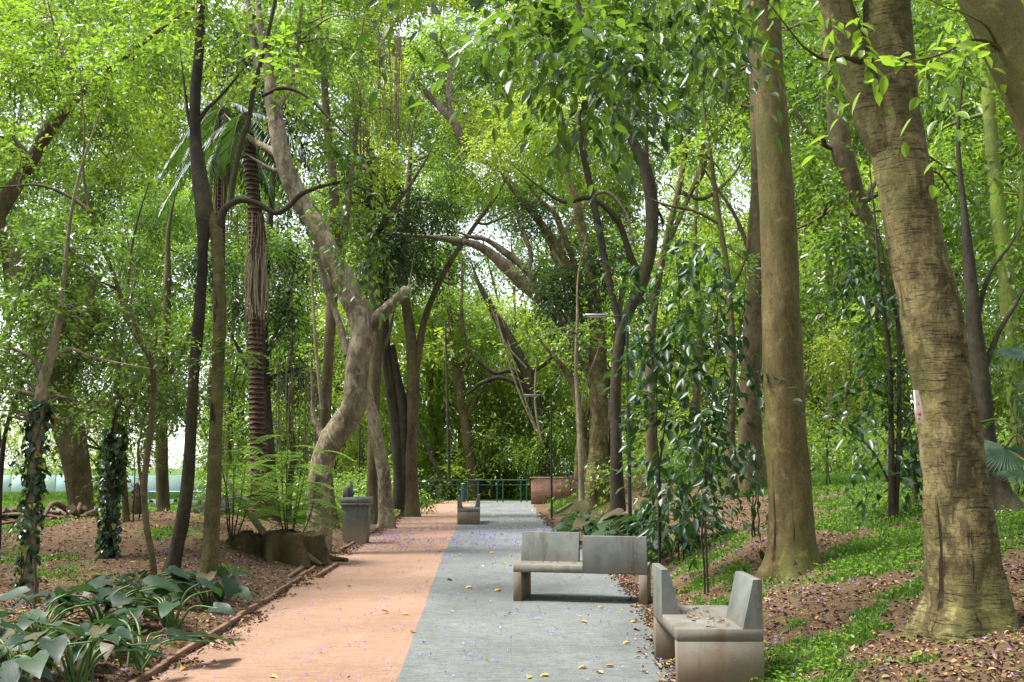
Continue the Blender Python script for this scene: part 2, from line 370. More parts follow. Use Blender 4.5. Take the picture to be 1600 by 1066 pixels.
def strip(name, fa, fb, mat, z):
    ys = np.arange(-8, YEND + .01, .2); n = 9; V = []
    for y in ys:
        a, b_ = fa(y), fb(y)
        for k in range(n): V.append((a + (b_ - a) * k / (n - 1), y, z))
    V = np.array(V); a = (np.arange(len(ys) - 1)[:, None] * n + np.arange(n - 1)[None, :]).ravel()
    mb = MB(); mb.add(V, np.stack([a, a + 1, a + 1 + n, a + n], -1)); o = mb.build(name, mat); o['kind'] = 'structure'; return o
strip('orange_path', lambda y: xl(y) + .0 + .04 * math.sin(y * 2.1), xm, ORNGP, 0.0)
strip('grey_path', xm, lambda y: xr(y) + .05 * math.sin(y * 1.7) + .03 * math.sin(y * 5.3), GREYP, 0.0)
# ---------------------------------------------------------------- leaves
def frames(d, nrm):
    d = d / (np.linalg.norm(d, axis=1)[:, None] + 1e-9); s = np.cross(d, nrm); s /= np.linalg.norm(s, axis=1)[:, None] + 1e-9
    return d, s, np.cross(s, d)
def leaves(mb, P, d, nrm, ln, wd, fine=False, mi=0, rnd=None, fold=.25):
    d, s, n = frames(d, nrm); N = len(P); ln = (np.ones(N) * ln)[:, None]; wd = (np.ones(N) * wd)[:, None]
    if rnd is None: rnd = rng.random(N)
    if fine == 2:
        ou = [(.10, .24), (.28, .45), (.48, .5), (.68, .38), (.86, .18)]; k_ = len(ou)
        prof = [(0, 0, 0)] + [(a, b_, fold * b_ * 2 - .12 * a * a) for a, b_ in ou] + [(1, 0, -.16)] + [(a, -b_, fold * b_ * 2 - .12 * a * a) for a, b_ in ou[::-1]] + [(a, 0, -.12 * a * a) for a, b_ in ou]
        T_ = 1 + k_; Rr = lambda q: 2 * k_ + 1 - q; Mm = lambda q: 2 * k_ + 2 + q; tri = [[0, Mm(0), 1], [0, Rr(0), Mm(0)]]
        for q in range(k_ - 1): tri += [[Mm(q), Mm(q + 1), 2 + q], [Mm(q), 2 + q, 1 + q], [Mm(q), Rr(q), Rr(q + 1)], [Mm(q), Rr(q + 1), Mm(q + 1)]]
        tri += [[Mm(k_ - 1), T_, k_], [Mm(k_ - 1), Rr(k_ - 1), T_]]; tri = np.array(tri)
    elif fine:
        prof = [(0, 0, 0), (.33, .5, fold), (.7, .36, fold * .8), (1, 0, -.15), (.7, -.36, fold * .8), (.33, -.5, fold), (.35, 0, 0), (.7, 0, -.03)]
        tri = np.array([[0, 6, 1], [0, 5, 6], [6, 7, 2], [6, 2, 1], [6, 5, 4], [6, 4, 7], [7, 3, 2], [7, 4, 3]])
    else:
        prof = [(0, 0, 0), (.42, .5, fold), (1, 0, -.08), (.42, -.5, fold)]; tri = np.array([[0, 2, 1], [0, 3, 2]])
    V = np.stack([P + d * ln * a + s * wd * b_ + n * wd * c for a, b_, c in prof], 1)
    k = len(prof); F = (np.arange(N)[:, None, None] * k + tri[None]).reshape(-1, 3)
    mb.add(V.reshape(-1, 3), F, mi, np.repeat(rnd, k))
def sprays(mb, C, Rd, nsp, K, slen, ln, wd, fine=False, mi=0, droop=.5, twig=None, shell=.35, outw=.7):
    """twigs of K leaves spread through an ellipsoid of radii Rd about C"""
    u = rng.normal(size=(nsp, 3)); u /= np.linalg.norm(u, axis=1)[:, None]
    r = rng.random(nsp) ** shell; P0 = C + u * r[:, None] * Rd
    # clumping: pull towards a few centres
    nc = max(3, nsp // 9); cu = rng.normal(size=(nc, 3)); cu /= np.linalg.norm(cu, axis=1)[:, None]
    CC = C + cu * (rng.random(nc) ** .4)[:, None] * Rd; pick = rng.integers(0, nc, nsp)
    P0 = CC[pick] * .62 + P0 * .38
    dd = u * outw + rng.normal(size=(nsp, 3)) * .5 + np.array([0, 0, -.25 * droop]); dd /= np.linalg.norm(dd, axis=1)[:, None]
    side = np.cross(dd, np.array([0, 0, 1.]) + rng.normal(size=(nsp, 3)) * .3); side /= np.linalg.norm(side, axis=1)[:, None] + 1e-9
    L_ = slen * (.6 + .8 * rng.random(nsp)); tint = rng.random(nsp) * .6
    for k in range(K):
        t = (k + .5) / K
        P = P0 + dd * (L_ * t)[:, None] + np.array([0, 0, -1.]) * (L_ * droop * t * t)[:, None]
        sg = 1 if k % 2 else -1
        ld = side * sg * (.9 - .5 * t) + dd * (.35 + .6 * t) + np.array([0, 0, -.45 * droop - .1]) + rng.normal(size=(nsp, 3)) * .28
        nr = np.array([0, 0, 1.]) + rng.normal(size=(nsp, 3)) * .45
        leaves(mb, P, ld, nr, ln * (.65 + .6 * rng.random(nsp)), wd * (.7 + .5 * rng.random(nsp)), fine, mi, np.clip(tint + rng.random(nsp) * .4, 0, 1))
    if twig is not None:
        tr = np.array([[0, 0.], [1, 0], [.5, .87]]) - np.array([.5, .29])
        rad = twig[0]; up = np.cross(side, dd); rings = []
        for t in (0, .5, 1.):
            P = P0 + dd * (L_ * t)[:, None] + np.array([0, 0, -1.]) * (L_ * droop * t * t)[:, None]; q = rad * (1 - .7 * t)
            rings.append(np.stack([P + side * a * q + up * b_ * q for a, b_ in tr], 1))
        V = np.stack(rings, 1).reshape(-1, 3); base = np.arange(nsp)[:, None, None] * 9
        f = [[r_ * 3 + a, r_ * 3 + (a + 1) % 3, r_ * 3 + 3 + (a + 1) % 3, r_ * 3 + 3 + a] for r_ in range(2) for a in range(3)]
        mb.add(V, (base + np.array(f)[None]).reshape(-1, 4), twig[1])
SIZES = {  # leaf length, width, leaves per twig, twig length
 's': (.085, .045, 9, .35), 'm': (.13, .06, 8, .5), 'l': (.165, .075, 7, .6), 'xl': (.30, .13, 6, .9), 'xxl': (.5, .22, 6, 1.4), 'n': (.22, .045, 9, .6)}
NLEAF = [0]
def crown(mb, blobs, D, size='m', fine=False, mi=0, droop=.5, limbs=None, twigr=.004, dens=1.0, boughs=True, bmi=1):
    fine = 2 if fine and size == 'l' else fine
    ln, wd, K, sl_ = SIZES[size]
    for bl in blobs:
        px, py, rx, ry = bl[:4]; dd = bl[4] if len(bl) > 4 else 0; cov = (bl[5] if len(bl) > 5 else 1.3) * dens
        Dp = D + dd; C = W(px, py, Dp); rX, rZ = rx * Dp / FPX, ry * Dp / FPX; rY = min(max(rX, rZ), 3.5) * .8
        n = int(cov * math.pi * rX * rZ / (ln * wd * .5) * 1.35 / K) + 2
        sprays(mb, C, np.array([rX, rY, rZ]), n, K, sl_, ln, wd, fine, mi, droop, (twigr, bmi))
        NLEAF[0] += n * K
        if boughs and limbs and not fine and size != 'l':
            A = np.concatenate(limbs); q = A[:, :3] - C; q[:, 2] = np.where(q[:, 2] > 0, q[:, 2] * 2.5, q[:, 2]); i = np.argmin((q ** 2).sum(1)); s0 = A[i]
            if np.linalg.norm(s0[:3] - C) < 9:
                for e in range(3):
                    tgt = C + rng.normal(size=3) * np.array([rX, rY, rZ]) * (.1 if e == 0 else .5)
                    mid = (s0[:3] + tgt) / 2 + rng.normal(size=3) * .12 * np.linalg.norm(s0[:3] - tgt) + np.array([0, 0, .12 * np.linalg.norm(s0[:3] - tgt)])
                    r0 = min(s0[3] * .5, .05); PP = cat_rom([s0[:3], mid, tgt], 9); tube(mb, PP, np.linspace(r0, .006, 9), 5, mi=bmi, cap=False)
TREES = {}
def tree(name, label, cat, trunk, branches=(), bark='brown', blobs=(), leaf='mid', size='m', fine=False, D=None, group=None,
         flare=.5, rough=.12, droop=.5, dens=1., seg=18, crowns=(), flen=.3, lobes=5, nscale=3.):
    if D is None: D = float(GT(trunk[0][0], trunk[0][1])[1])
    def pts(L_):
        P = np.array([W(p[0], p[1], D + (p[3] if len(p) > 3 else 0)) for p in L_])
        r = np.array([p[2] / 2 * (D + (p[3] if len(p) > 3 else 0)) / FPX for p in L_]); return P, r
    P, r = pts(trunk)
    base = P[0].copy(); hz = float(height(base[0], base[1])); 
    ext = P[0].copy(); ext[2] = min(hz, ext[2]) - .15
    e_ = P[-1] - P[-2]; e_ = e_ / np.linalg.norm(e_)
    P = np.vstack([ext, P, P[-1] + e_ * 1.2, P[-1] + e_ * 2.6 + (.25, 0, 0)]); r = np.concatenate([[r[0]], r, [r[-1] * .6, r[-1] * .1]])
    t = thing(name, (base[0], base[1], hz), label, cat, group); org = np.array([base[0], base[1], hz])
    mb = MB(); n = max(16, int(len(P) * 9)); Q = cat_rom(P, n); rr = np.interp(np.linspace(0, len(P) - 1, n), range(len(P)), r)
    if seg > 22: n = 150; Q = cat_rom(P, n); rr = np.interp(np.linspace(0, len(P) - 1, n), range(len(P)), r)
    tube(mb, Q, rr, seg, rough, flare, lobes=lobes, flen=flen, nscale=nscale, seed=len(TREES) * 1.7)
    mb.build('trunk', BARK[bark], t, org, smooth=True)
    limbs = [np.hstack([Q, rr[:, None]])[n // 3:]]
    for br in branches:
        bk = bark
        if isinstance(br, tuple) and isinstance(br[0], str): bk, br = br
        Pb, rb = pts(br)
        if br[-1][2] <= 9 or br[-1][1] < 60:
            e_ = Pb[-1] - Pb[-2]; e_ = e_ / np.linalg.norm(e_); Pb = np.vstack([Pb, Pb[-1] + e_ * .7 + (0, 0, .12)]); rb = np.concatenate([rb, [rb[-1] * .15]])
        n = max(10, len(Pb) * 6); Qb = cat_rom(Pb, n); rrb = np.interp(np.linspace(0, len(Pb) - 1, n), range(len(Pb)), rb)
        m2 = MB(); tube(m2, Qb, rrb, max(8, seg // 2), rough, nscale=nscale * 1.5); m2.build('branch', BARK[bk], t, org, smooth=True)
        limbs.append(np.hstack([Qb, rrb[:, None]]))
    cr = list(crowns) + ([(blobs, leaf, size, fine, droop)] if blobs else [])
    for bls, lf, sz, fn, dr in cr:
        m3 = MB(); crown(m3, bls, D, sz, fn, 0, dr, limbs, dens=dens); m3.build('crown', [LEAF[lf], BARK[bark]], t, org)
    TREES[label] = (t, D); return t, D
# ================================================================ TREES ON THE RIGHT
tree('tree', 'straight smooth tan trunk with a mossy left edge, standing just behind the end bench', 'tree',
     [(1240, 893, 84.6), (1238, 850, 71.8), (1234, 775, 66.2), (1226, 650, 63.5), (1221, 520, 60.7), (1215, 340, 55.2), (1205, 180, 53.4), (1195, 50, 52.4), (1190, -80, 49.7), (1188, -260, 42.3), (1180, -420, 31.3)],
     [[(1190, -90, 30), (1120, -150, 24, -.7), (1040, -150, 16, -1.6), (960, -110, 10, -2.2), (900, -60, 6, -2.6)],
      [(1192, -60, 14), (1170, 20, 6, -.6), (1110, 25, 4, -1.2)],
      [(1206, 165, 10, .1), (1160, 165, 6, .2), (1120, 120, 5, .3), (1085, 90, 3, .2)]],
     bark='smooth', seg=40, rough=.10, flare=.55, flen=.22, lobes=5,
     crowns=[([(1050, -30, 160, 85, -2.4, .8), (930, 40, 105, 75, -2.8, .7), (810, 20, 80, 75, -3.0, .7), (760, 70, 45, 50, -3.4, .35), (880, 115, 45, 70, -3.2, .6), (940, 150, 40, 60, -3.2, .5), (1130, 30, 80, 50, -1.5, .8), (1010, 95, 80, 50, -2, .35)], 'mid', 'l', True, .9), ([(820, 10, 90, 50, -2.8, .7), (960, 60, 110, 70, -2.6, .8), (880, 100, 50, 60, -3.0, .5), (940, 160, 35, 45, -2.9, .5), (1090, 10, 100, 50, -2, .7), (650, -10, 90, 30, -2.5, .5)], 'dark', 'l', True, .9),
             ([(1180, -250, 300, 90, 0, .9)], 'mid', 'l', False, .6)])
tB, DB = tree('tree', 'thickest trunk, leaning, with ring-scarred tan bark, a forked top and a small nailed board', 'tree',
     [(1512, 985, 138.7), (1512, 940, 119.7), (1505, 880, 104.5), (1498, 800, 98.8), (1484, 680, 94.0), (1472, 600, 87.4), (1452, 470, 93.1), (1430, 380, 83.6), (1408, 250, 85.5), (1392, 135, 83.6), (1386, 0, 74.1), (1384, -150, 66.5), (1380, -350, 57.0)],
     [[(1412, 270, 60), (1372, 200, 62), (1340, 110, 58), (1310, 20, 52), (1285, -80, 48), (1270, -250, 40)],
      [(1345, 95, 14, -.2), (1318, 88, 9, -.5), (1290, 93, 6, -.7), (1262, 78, 4, -.8), (1240, 55, 3, -.9)],
      ],
     bark='tan', seg=56, rough=.12, flare=.6, flen=.20, lobes=5, nscale=4.5,
     crowns=[([(1285, 10, 75, 45, -.8, .35), (1400, -160, 300, 80, -.4, .8)], 'light', 'm', True, .6)])
tree('tree', 'smooth brown trunk leaning in across the top right corner', 'tree',
     [(1800, 1075, 120), (1785, 900, 100), (1760, 700, 96), (1725, 480, 92), (1680, 310, 90), (1620, 160, 88), (1548, 10, 84), (1490, -110, 76), (1440, -260, 66)],
     [[(1600, 120, 16), (1560, 75, 8, -.1), (1520, 62, 5, -.2), (1470, 85, 3.5, -.3), (1425, 95, 2.5, -.3), (1390, 96, 1.6, -.3)], [(1560, 75, 6, -.1), (1540, 40, 4, -.2), (1500, 18, 2.5, -.2), (1470, 8, 2, -.2)]], bark='smooth', D=6.2, seg=36, rough=.06,
     crowns=[([(1450, -250, 200, 80, .5, .7)], 'mid', 'l', False, .6), ([(1405, 105, 28, 14, -.3, .5), (1455, 100, 32, 14, -.3, .5), (1510, 80, 36, 16, -.2, .45), (1490, 28, 36, 16, -.2, .5)], 'light', 'm', 2, .9)])
tree('tree', 'dark slanting trunk with a flared foot just behind the thickest trunk', 'tree',
     [(1568, 800, 50), (1560, 770, 34), (1545, 700, 26), (1534, 600, 28), (1522, 500, 22), (1514, 410, 18), (1508, 340, 10)],
     [[(1534, 590, 10), (1560, 520, 8), (1590, 470, 5)], [(1522, 520, 9), (1545, 430, 6), (1580, 380, 4)]], bark='dark', flare=.9,
     crowns=[([(1540, 430, 90, 70, .5, .6), (1480, 80, 120, 80, 1, .9), (1590, 250, 60, 60, .5, .6)], 'mid', 'l', False, .6)])
tree('tree', 'moss-green slender trunk rising at the right edge of the photo', 'tree',
     [(1604, 812, 40), (1596, 700, 30), (1582, 560, 27), (1572, 430, 24), (1558, 320, 22), (1548, 200, 22), (1540, 90, 20), (1530, -40, 18)],
     [[(1575, 440, 12), (1592, 350, 10), (1600, 260, 8), (1612, 150, 6)]], bark='moss', D=17,
     crowns=[([(1560, 60, 120, 90, 1, .9), (1500, 220, 80, 60, 1.5, .7), (1620, 330, 70, 60, 1, .6)], 'light', 'm', False, .5)])
tree('tree', 'reddish brown trunk half hidden behind the glossy shrubs and the straight tan trunk', 'tree',
     [(1176, 752, 46), (1172, 650, 34), (1176, 520, 30), (1182, 400, 26), (1184, 280, 22), (1180, 150, 18), (1170, 20, 14)],
     [[(1180, 420, 9), (1150, 340, 6), (1110, 280, 4)]], bark='brown', D=21,
     crowns=[([(1130, 120, 110, 100, 1, .8), (1250, 100, 100, 110, 1, 1.0)], 'mid', 'm', False, .5)])
tree('tree', 'leaning brown shaggy trunk between the two big tan trunks, top half only in view', 'tree',
     [(1462, 740, 22), (1440, 620, 23), (1418, 520, 23), (1385, 420, 20), (1350, 330, 20), (1320, 250, 34), (1308, 190, 30), (1294, 80, 16), (1286, -30, 10)],
     [[(1316, 240, 10), (1270, 215, 7), (1240, 170, 5)], [(1330, 300, 10), (1295, 330, 7), (1262, 350, 5)]], bark='brown', D=15.5, rough=.3,
     crowns=[([(1290, 120, 110, 90, 1, 1.0), (1400, 420, 90, 60, -.8, .9), (1320, 390, 80, 60, -.8, 1.2), (1490, 300, 70, 60, 2, .8), (1300, 300, 60, 40, -.8, .9), (1300, 120, 60, 50, -.8, .8), (1290, 210, 40, 40, -.8, .5), (1360, 520, 60, 50, -.6, .8)], 'mid', 'm', False, .5)])
tree('young_tree', 'young tree with two thin black stems on the lawn between the big tan trunks', 'tree',
     [(1395, 812, 13), (1393, 740, 10), (1392, 640, 8), (1388, 540, 7), (1375, 440, 5), (1368, 350, 3)],
     [[(1398, 812, 10), (1404, 700, 8), (1405, 600, 7), (1403, 510, 6), (1388, 440, 4)], [(1404, 560, 4), (1420, 520, 3), (1440, 480, 2)], [(1393, 760, 4), (1360, 700, 3), (1330, 680, 2)], [(1400, 720, 4), (1425, 660, 3), (1445, 640, 2)]],
     bark='dark', flare=.3, crowns=[([(1370, 600, 75, 60, 0, .7), (1350, 680, 60, 40, -.3, .7), (1420, 700, 50, 60, .2, .6), (1385, 480, 60, 60, 0, .6), (1400, 760, 40, 35, 0, .5), (1330, 400, 60, 60, .5, .7)], 'glossy', 'l', False, 1.0)])
tree('tree', 'dark tall trunk rising above the near lamp post into the canopy', 'tree',
     [(965, 792, 25), (963, 700, 18), (962, 600, 17), (974, 510, 17), (1000, 450, 20), (1016, 390, 20), (1018, 320, 21), (1010, 270, 20), (996, 235, 17), (982, 205, 14), (962, 160, 13), (935, 90, 11), (905, 10, 9)],
     [[(1012, 275, 10), (1010, 225, 6), (1012, 180, 4)], [(1005, 440, 12), (985, 400, 11), (965, 345, 10), (925, 310, 9), (880, 315, 7), (840, 290, 4)], [(975, 540, 12), (950, 430, 11), (930, 330, 12), (912, 240, 11), (905, 180, 8), (925, 150, 5)]],
     bark='dark', D=20, crowns=[([(960, 200, 90, 60, .5, .35), (1060, 170, 90, 70, 1, .6), (880, 200, 80, 60, 0, .6), (1000, 60, 130, 70, .5, .9), (1050, 330, 70, 50, 1, .35)], 'mid', 'm', False, .6)])
tree('tree', 'tan fluted cluster of trunks on the bank, left of the near lamp post', 'tree',
     [(934, 748, 46), (934, 700, 32), (936, 620, 28), (934, 540, 24), (926, 450, 20), (912, 370, 16), (895, 300, 12)],
     [[(915, 752, 20), (912, 700, 16), (905, 640, 14), (890, 590, 10), (868, 560, 7), (850, 540, 4)], [(955, 750, 18), (958, 690, 14), (962, 600, 12), (966, 500, 10), (980, 420, 8)],
      [(903, 748, 14), (906, 690, 10), (925, 610, 8), (915, 540, 7), (905, 480, 5)], [(926, 470, 12), (885, 410, 13), (858, 365, 12), (825, 325, 10), (800, 295, 7)], [(900, 420, 9), (870, 340, 8), (842, 310, 6)]],
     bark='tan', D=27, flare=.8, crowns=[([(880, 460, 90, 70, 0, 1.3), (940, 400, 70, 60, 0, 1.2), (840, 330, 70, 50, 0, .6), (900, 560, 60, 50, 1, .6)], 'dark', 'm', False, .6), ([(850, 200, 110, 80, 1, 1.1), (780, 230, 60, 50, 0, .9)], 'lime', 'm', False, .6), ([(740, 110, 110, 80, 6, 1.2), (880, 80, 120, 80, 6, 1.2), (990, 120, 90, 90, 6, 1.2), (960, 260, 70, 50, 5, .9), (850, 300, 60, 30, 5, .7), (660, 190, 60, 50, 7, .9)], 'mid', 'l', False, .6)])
tree('tree', 'thin pale straight trunk on the bank edge, between the two lamp posts', 'tree',
     [(909, 822, 12), (908, 740, 9), (905, 660, 8), (900, 580, 6), (902, 500, 4)], [[(905, 650, 4), (915, 600, 3), (930, 560, 2)]], bark='pale', D=24, flare=.3,
     crowns=[([(905, 520, 50, 40, 0, .6)], 'mid', 'm', False, .5)])
tree('tree', 'slim tan trunk on the lawn behind the glossy shrubs, left of the reddish trunk', 'tree',
     [(1142, 772, 22), (1142, 680, 14), (1144, 560, 12), (1138, 440, 10), (1122, 330, 8), (1110, 240, 6)],
     [[(1140, 460, 6), (1165, 400, 5), (1172, 330, 4)], [(1125, 350, 6), (1085, 330, 5), (1040, 320, 4)]], bark='olive', D=19,
     crowns=[([(1100, 250, 80, 50, 0, .5), (1150, 400, 60, 50, 0, .5)], 'light', 'm', False, .5), ([(1270, 300, 80, 100, 6, 1.1), (1260, 470, 70, 90, 6, 1.0), (1340, 180, 70, 90, 7, 1.1), (1480, 170, 90, 90, 7, 1.1), (1560, 330, 70, 80, 7, 1.0), (1110, 90, 100, 80, 6, 1.2), (1350, 480, 60, 80, 7, .9), (1560, 480, 70, 70, 6, .8), (1250, 60, 100, 80, 7, 1.1), (1420, 30, 110, 70, 8, 1.1), (1060, 500, 70, 80, 9, .7)], 'mid', 'l', False, .5)])
tree('tree', 'brown trunk showing between shrub leaves just right of the near lamp post', 'tree',
     [(1020, 770, 24), (1018, 690, 17), (1016, 590, 15), (1022, 480, 13), (1040, 380, 11), (1062, 290, 10), (1075, 200, 8)],
     [[(1040, 390, 9), (1080, 300, 8), (1095, 270, 14), (1102, 225, 13)], [(1062, 300, 8), (1100, 310, 7), (1140, 280, 5), (1160, 250, 3)]], bark='brown', D=23,
     crowns=[([(1080, 220, 80, 50, .5, .5), (1020, 430, 60, 60, 0, .5)], 'mid', 'm', False, .5)])
for (px, py, w, top, D, lab, bk) in [
    (1262, 730, 9, 420, 33, 'thin trunk at the back of the lawn, right beside the straight tan trunk', 'olive'),
    (1302, 728, 12, 380, 31, 'slightly leaning trunk at the back of the lawn, second from the straight tan trunk', 'brown'),
    (1325, 730, 15, 400, 34, 'trunk with a dark hollow at the lawn back, left of the young tree', 'tan'),
    (1352, 728, 9, 400, 38, 'slim far trunk seen just left of the young dark tree', 'olive'),
    (1092, 748, 16, 400, 30, 'slim grey-brown trunk far behind the glossy shrubs', 'brown')]:
    tree('tree', lab, 'tree', [(px, py, w), (px - 4, (py * 2 + top) / 3, w * .8), (px + 3, (py + top * 2) / 3, w * .7), (px - 6, top, w * .5), (px - 3, top - 120, w * .3)],
         [[(px, (py + top) / 2, w * .4), (px - 18, (py + top) / 2 - 60, w * .3), (px - 34, (py + top) / 2 - 100, w * .2)]], bark=bk, D=D, flare=.3,
         crowns=[([(px, top, 60, 60, 0, .8), (px + 20, top - 100, 70, 70, 1, .8), (px - 30, top + 90, 50, 40, 0, .4)], 'lime' if D > 32 else 'light', 'l', False, .5)])

# ================================================================ TREES IN THE MIDDLE
tree('tree', 'crooked pale-barked tree with a sharp bend and a broken-off limb stub', 'tree',
     [(498, 832, 38.3), (498, 790, 33.1), (500, 745, 34.8), (508, 706, 36.5), (532, 668, 40.0), (552, 634, 40.0), (556, 596, 34.8), (560, 560, 35.7), (566, 520, 37.4), (556, 478, 38.3), (538, 440, 36.5), (517, 400, 34.8), (495, 355, 32.2), (468, 310, 30.4), (448, 265, 27.8), (436, 220, 26.1), (428, 170, 24.4), (424, 130, 20.9), (420, 108, 18.3)],
     [[(562, 528, 26), (580, 508, 22), (602, 486, 20), (622, 466, 17), (634, 454, 15), (638, 450, 9), (640, 440, 2)],
      [(508, 692, 16, .1), (500, 675, 12, .15), (490, 650, 8, .2), (488, 610, 5, .2)],
      [(543, 556, 13, .1), (530, 505, 10, .3), (512, 455, 11, .4), (497, 405, 10, .5), (482, 360, 8, .6)],
      [(448, 262, 16), (430, 240, 14, .1), (402, 224, 12, .3), (380, 208, 8, .5)],
      [(428, 175, 14), (446, 150, 11), (460, 100, 9), (470, 20, 7), (474, -60, 5)],
      [(424, 135, 14), (400, 90, 11, .2), (390, 20, 9, .3), (380, -60, 6, .3)],
      [(470, 310, 14), (452, 290, 12), (436, 270, 10), (418, 262, 7)]],
     bark='grey', D=18.6, seg=44, rough=.22, nscale=5, flare=.35,
     crowns=[([(470, 40, 90, 60, 0, .9), (390, 30, 60, 50, .4, .8), (540, 80, 70, 50, .5, .8)], 'mid', 'm', False, .6)])
tree('tree', 'slim mottled trunk directly behind the crooked pale-barked tree', 'tree',
     [(513, 808, 26), (509, 740, 19), (509, 660, 17), (513, 560, 16), (520, 450, 18), (523, 360, 16), (520, 280, 14), (510, 180, 12), (505, 80, 9)],
     [[(521, 420, 10), (540, 350, 10), (548, 280, 8), (560, 180, 6)]], bark='brown', D=25,
     crowns=[([(430, 180, 80, 80, 1, 1.2), (360, 230, 70, 80, 1, 1.2), (380, 60, 90, 70, 2, 1.2), (330, 400, 60, 60, 2, 1.0), (450, 400, 50, 60, 1, 1.2), (540, 240, 50, 60, 2, 1.1)], 'dark', 'l', False, .6), ([(520, 330, 60, 50, .3, 1.0), (500, 60, 90, 70, 0, 1.2), (560, 150, 50, 60, 0, 1.0)], 'light', 'm', False, .6)])
tree('tree', 'slanting trunk with spreading roots at the orange path edge, right of the concrete fountain', 'tree',
     [(604, 812, 26), (602, 790, 22), (600, 745, 21), (592, 700, 21), (585, 660, 20), (577, 625, 15), (571, 595, 12), (566, 560, 10)], bark='grey', D=26, flare=1.0, lobes=4, flen=.25)
tree('tree', 'upright tan trunk standing right behind the slanting rooted trunk', 'tree',
     [(584, 800, 26), (584, 740, 20), (584, 660, 18), (587, 580, 18), (590, 500, 18), (583, 420, 20), (578, 340, 18), (572, 250, 15), (565, 150, 12)],
     [[(588, 560, 8), (606, 530, 6), (612, 505, 5)], [(583, 400, 9), (560, 350, 8), (545, 300, 6)], [(580, 380, 10), (610, 330, 8), (640, 290, 6), (665, 250, 4)]], bark='brown', D=28,
     crowns=[([(600, 400, 70, 60, 0, 1.3), (640, 330, 60, 50, 0, 1.1), (560, 320, 60, 50, 0, 1.1)], 'dark', 'm', False, .6), ([(590, 250, 70, 50, 0, .9), (620, 190, 60, 60, 1, .9), (600, 120, 80, 60, 1, .8)], 'lime', 'm', False, .6)])
tree('tree', 'tall tree of three joined trunks left of the path, before the green railing', 'tree',
     [(642, 797, 28), (641, 745, 23), (642, 690, 20), (645, 630, 19), (646, 580, 19), (641, 520, 17), (634, 470, 15), (628, 400, 13), (635, 330, 10), (640, 260, 8)],
     [[(646, 600, 13), (655, 545, 12), (662, 505, 11), (674, 470, 10), (692, 430, 9), (716, 390, 8), (745, 348, 7), (774, 308, 6), (790, 280, 4)],
      ('dark', [(624, 795, 24), (624, 740, 20), (618, 670, 17), (609, 600, 17), (604, 560, 16), (601, 500, 15), (600, 440, 13), (604, 370, 11), (600, 300, 8)]),
      ('dark', [(632, 796, 20), (632, 720, 18), (629, 640, 18), (620, 590, 15), (612, 540, 12)]),
      [(635, 480, 6), (620, 440, 5), (595, 415, 4)], [(720, 385, 6), (690, 372, 5), (655, 368, 4)], [(745, 348, 5), (760, 350, 4), (785, 340, 3)]],
     bark='brown', D=32, flare=.5,
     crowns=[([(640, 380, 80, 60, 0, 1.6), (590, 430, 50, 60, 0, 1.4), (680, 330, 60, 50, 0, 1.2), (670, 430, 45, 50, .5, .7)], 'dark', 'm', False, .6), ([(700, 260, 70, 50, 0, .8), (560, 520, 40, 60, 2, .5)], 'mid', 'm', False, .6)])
tree('tree', 'great limbed tree whose long grey boughs arch over the middle of the path', 'tree',
     [(958, 752, 26), (952, 680, 24), (930, 600, 24), (895, 520, 24), (850, 470, 24), (815, 440, 24), (785, 412, 20), (750, 386, 13), (705, 374, 9), (655, 369, 6)],
     [[(850, 468, 14), (820, 420, 12), (790, 395, 12), (760, 375, 8), (735, 370, 6)], [(885, 505, 16), (880, 440, 13), (862, 380, 13), (845, 350, 12), (822, 320, 10), (805, 300, 8), (790, 270, 5)],
      [(815, 440, 10), (830, 400, 8), (812, 350, 7), (808, 320, 5)], [(862, 400, 8), (890, 350, 7), (940, 300, 6), (975, 330, 5), (990, 380, 4)],
      [(790, 270, 9), (730, 235, 12), (712, 196, 13), (680, 160, 11), (650, 128, 10), (620, 100, 8), (598, 72, 6)], [(708, 190, 10), (700, 150, 9), (704, 110, 8), (690, 75, 6), (668, 58, 4)], [(700, 140, 4), (670, 122, 3), (650, 125, 2)]],
     bark='grey', D=30, flare=.3,
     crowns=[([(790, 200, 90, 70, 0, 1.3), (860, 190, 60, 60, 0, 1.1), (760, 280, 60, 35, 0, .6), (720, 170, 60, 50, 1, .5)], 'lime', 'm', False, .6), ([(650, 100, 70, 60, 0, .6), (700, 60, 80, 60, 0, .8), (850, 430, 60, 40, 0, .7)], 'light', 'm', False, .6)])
tree('tree', 'tan trunk with a dark curving top, just behind the far railing', 'tree',
     [(738, 748, 20), (732, 700, 16), (724, 650, 14), (716, 600, 15), (708, 560, 16), (698, 530, 12), (704, 500, 8), (698, 470, 6), (700, 440, 4)],
     [[(718, 610, 9), (728, 560, 8), (722, 500, 6), (722, 430, 4)], [(728, 660, 6), (745, 620, 6), (770, 600, 5), (775, 585, 4)]], bark='brown', D=48,
     crowns=[([(700, 470, 60, 50, 0, .9), (740, 500, 60, 50, 2, .8), (690, 640, 40, 50, 2, .7)], 'light', 'm', False, .6)])
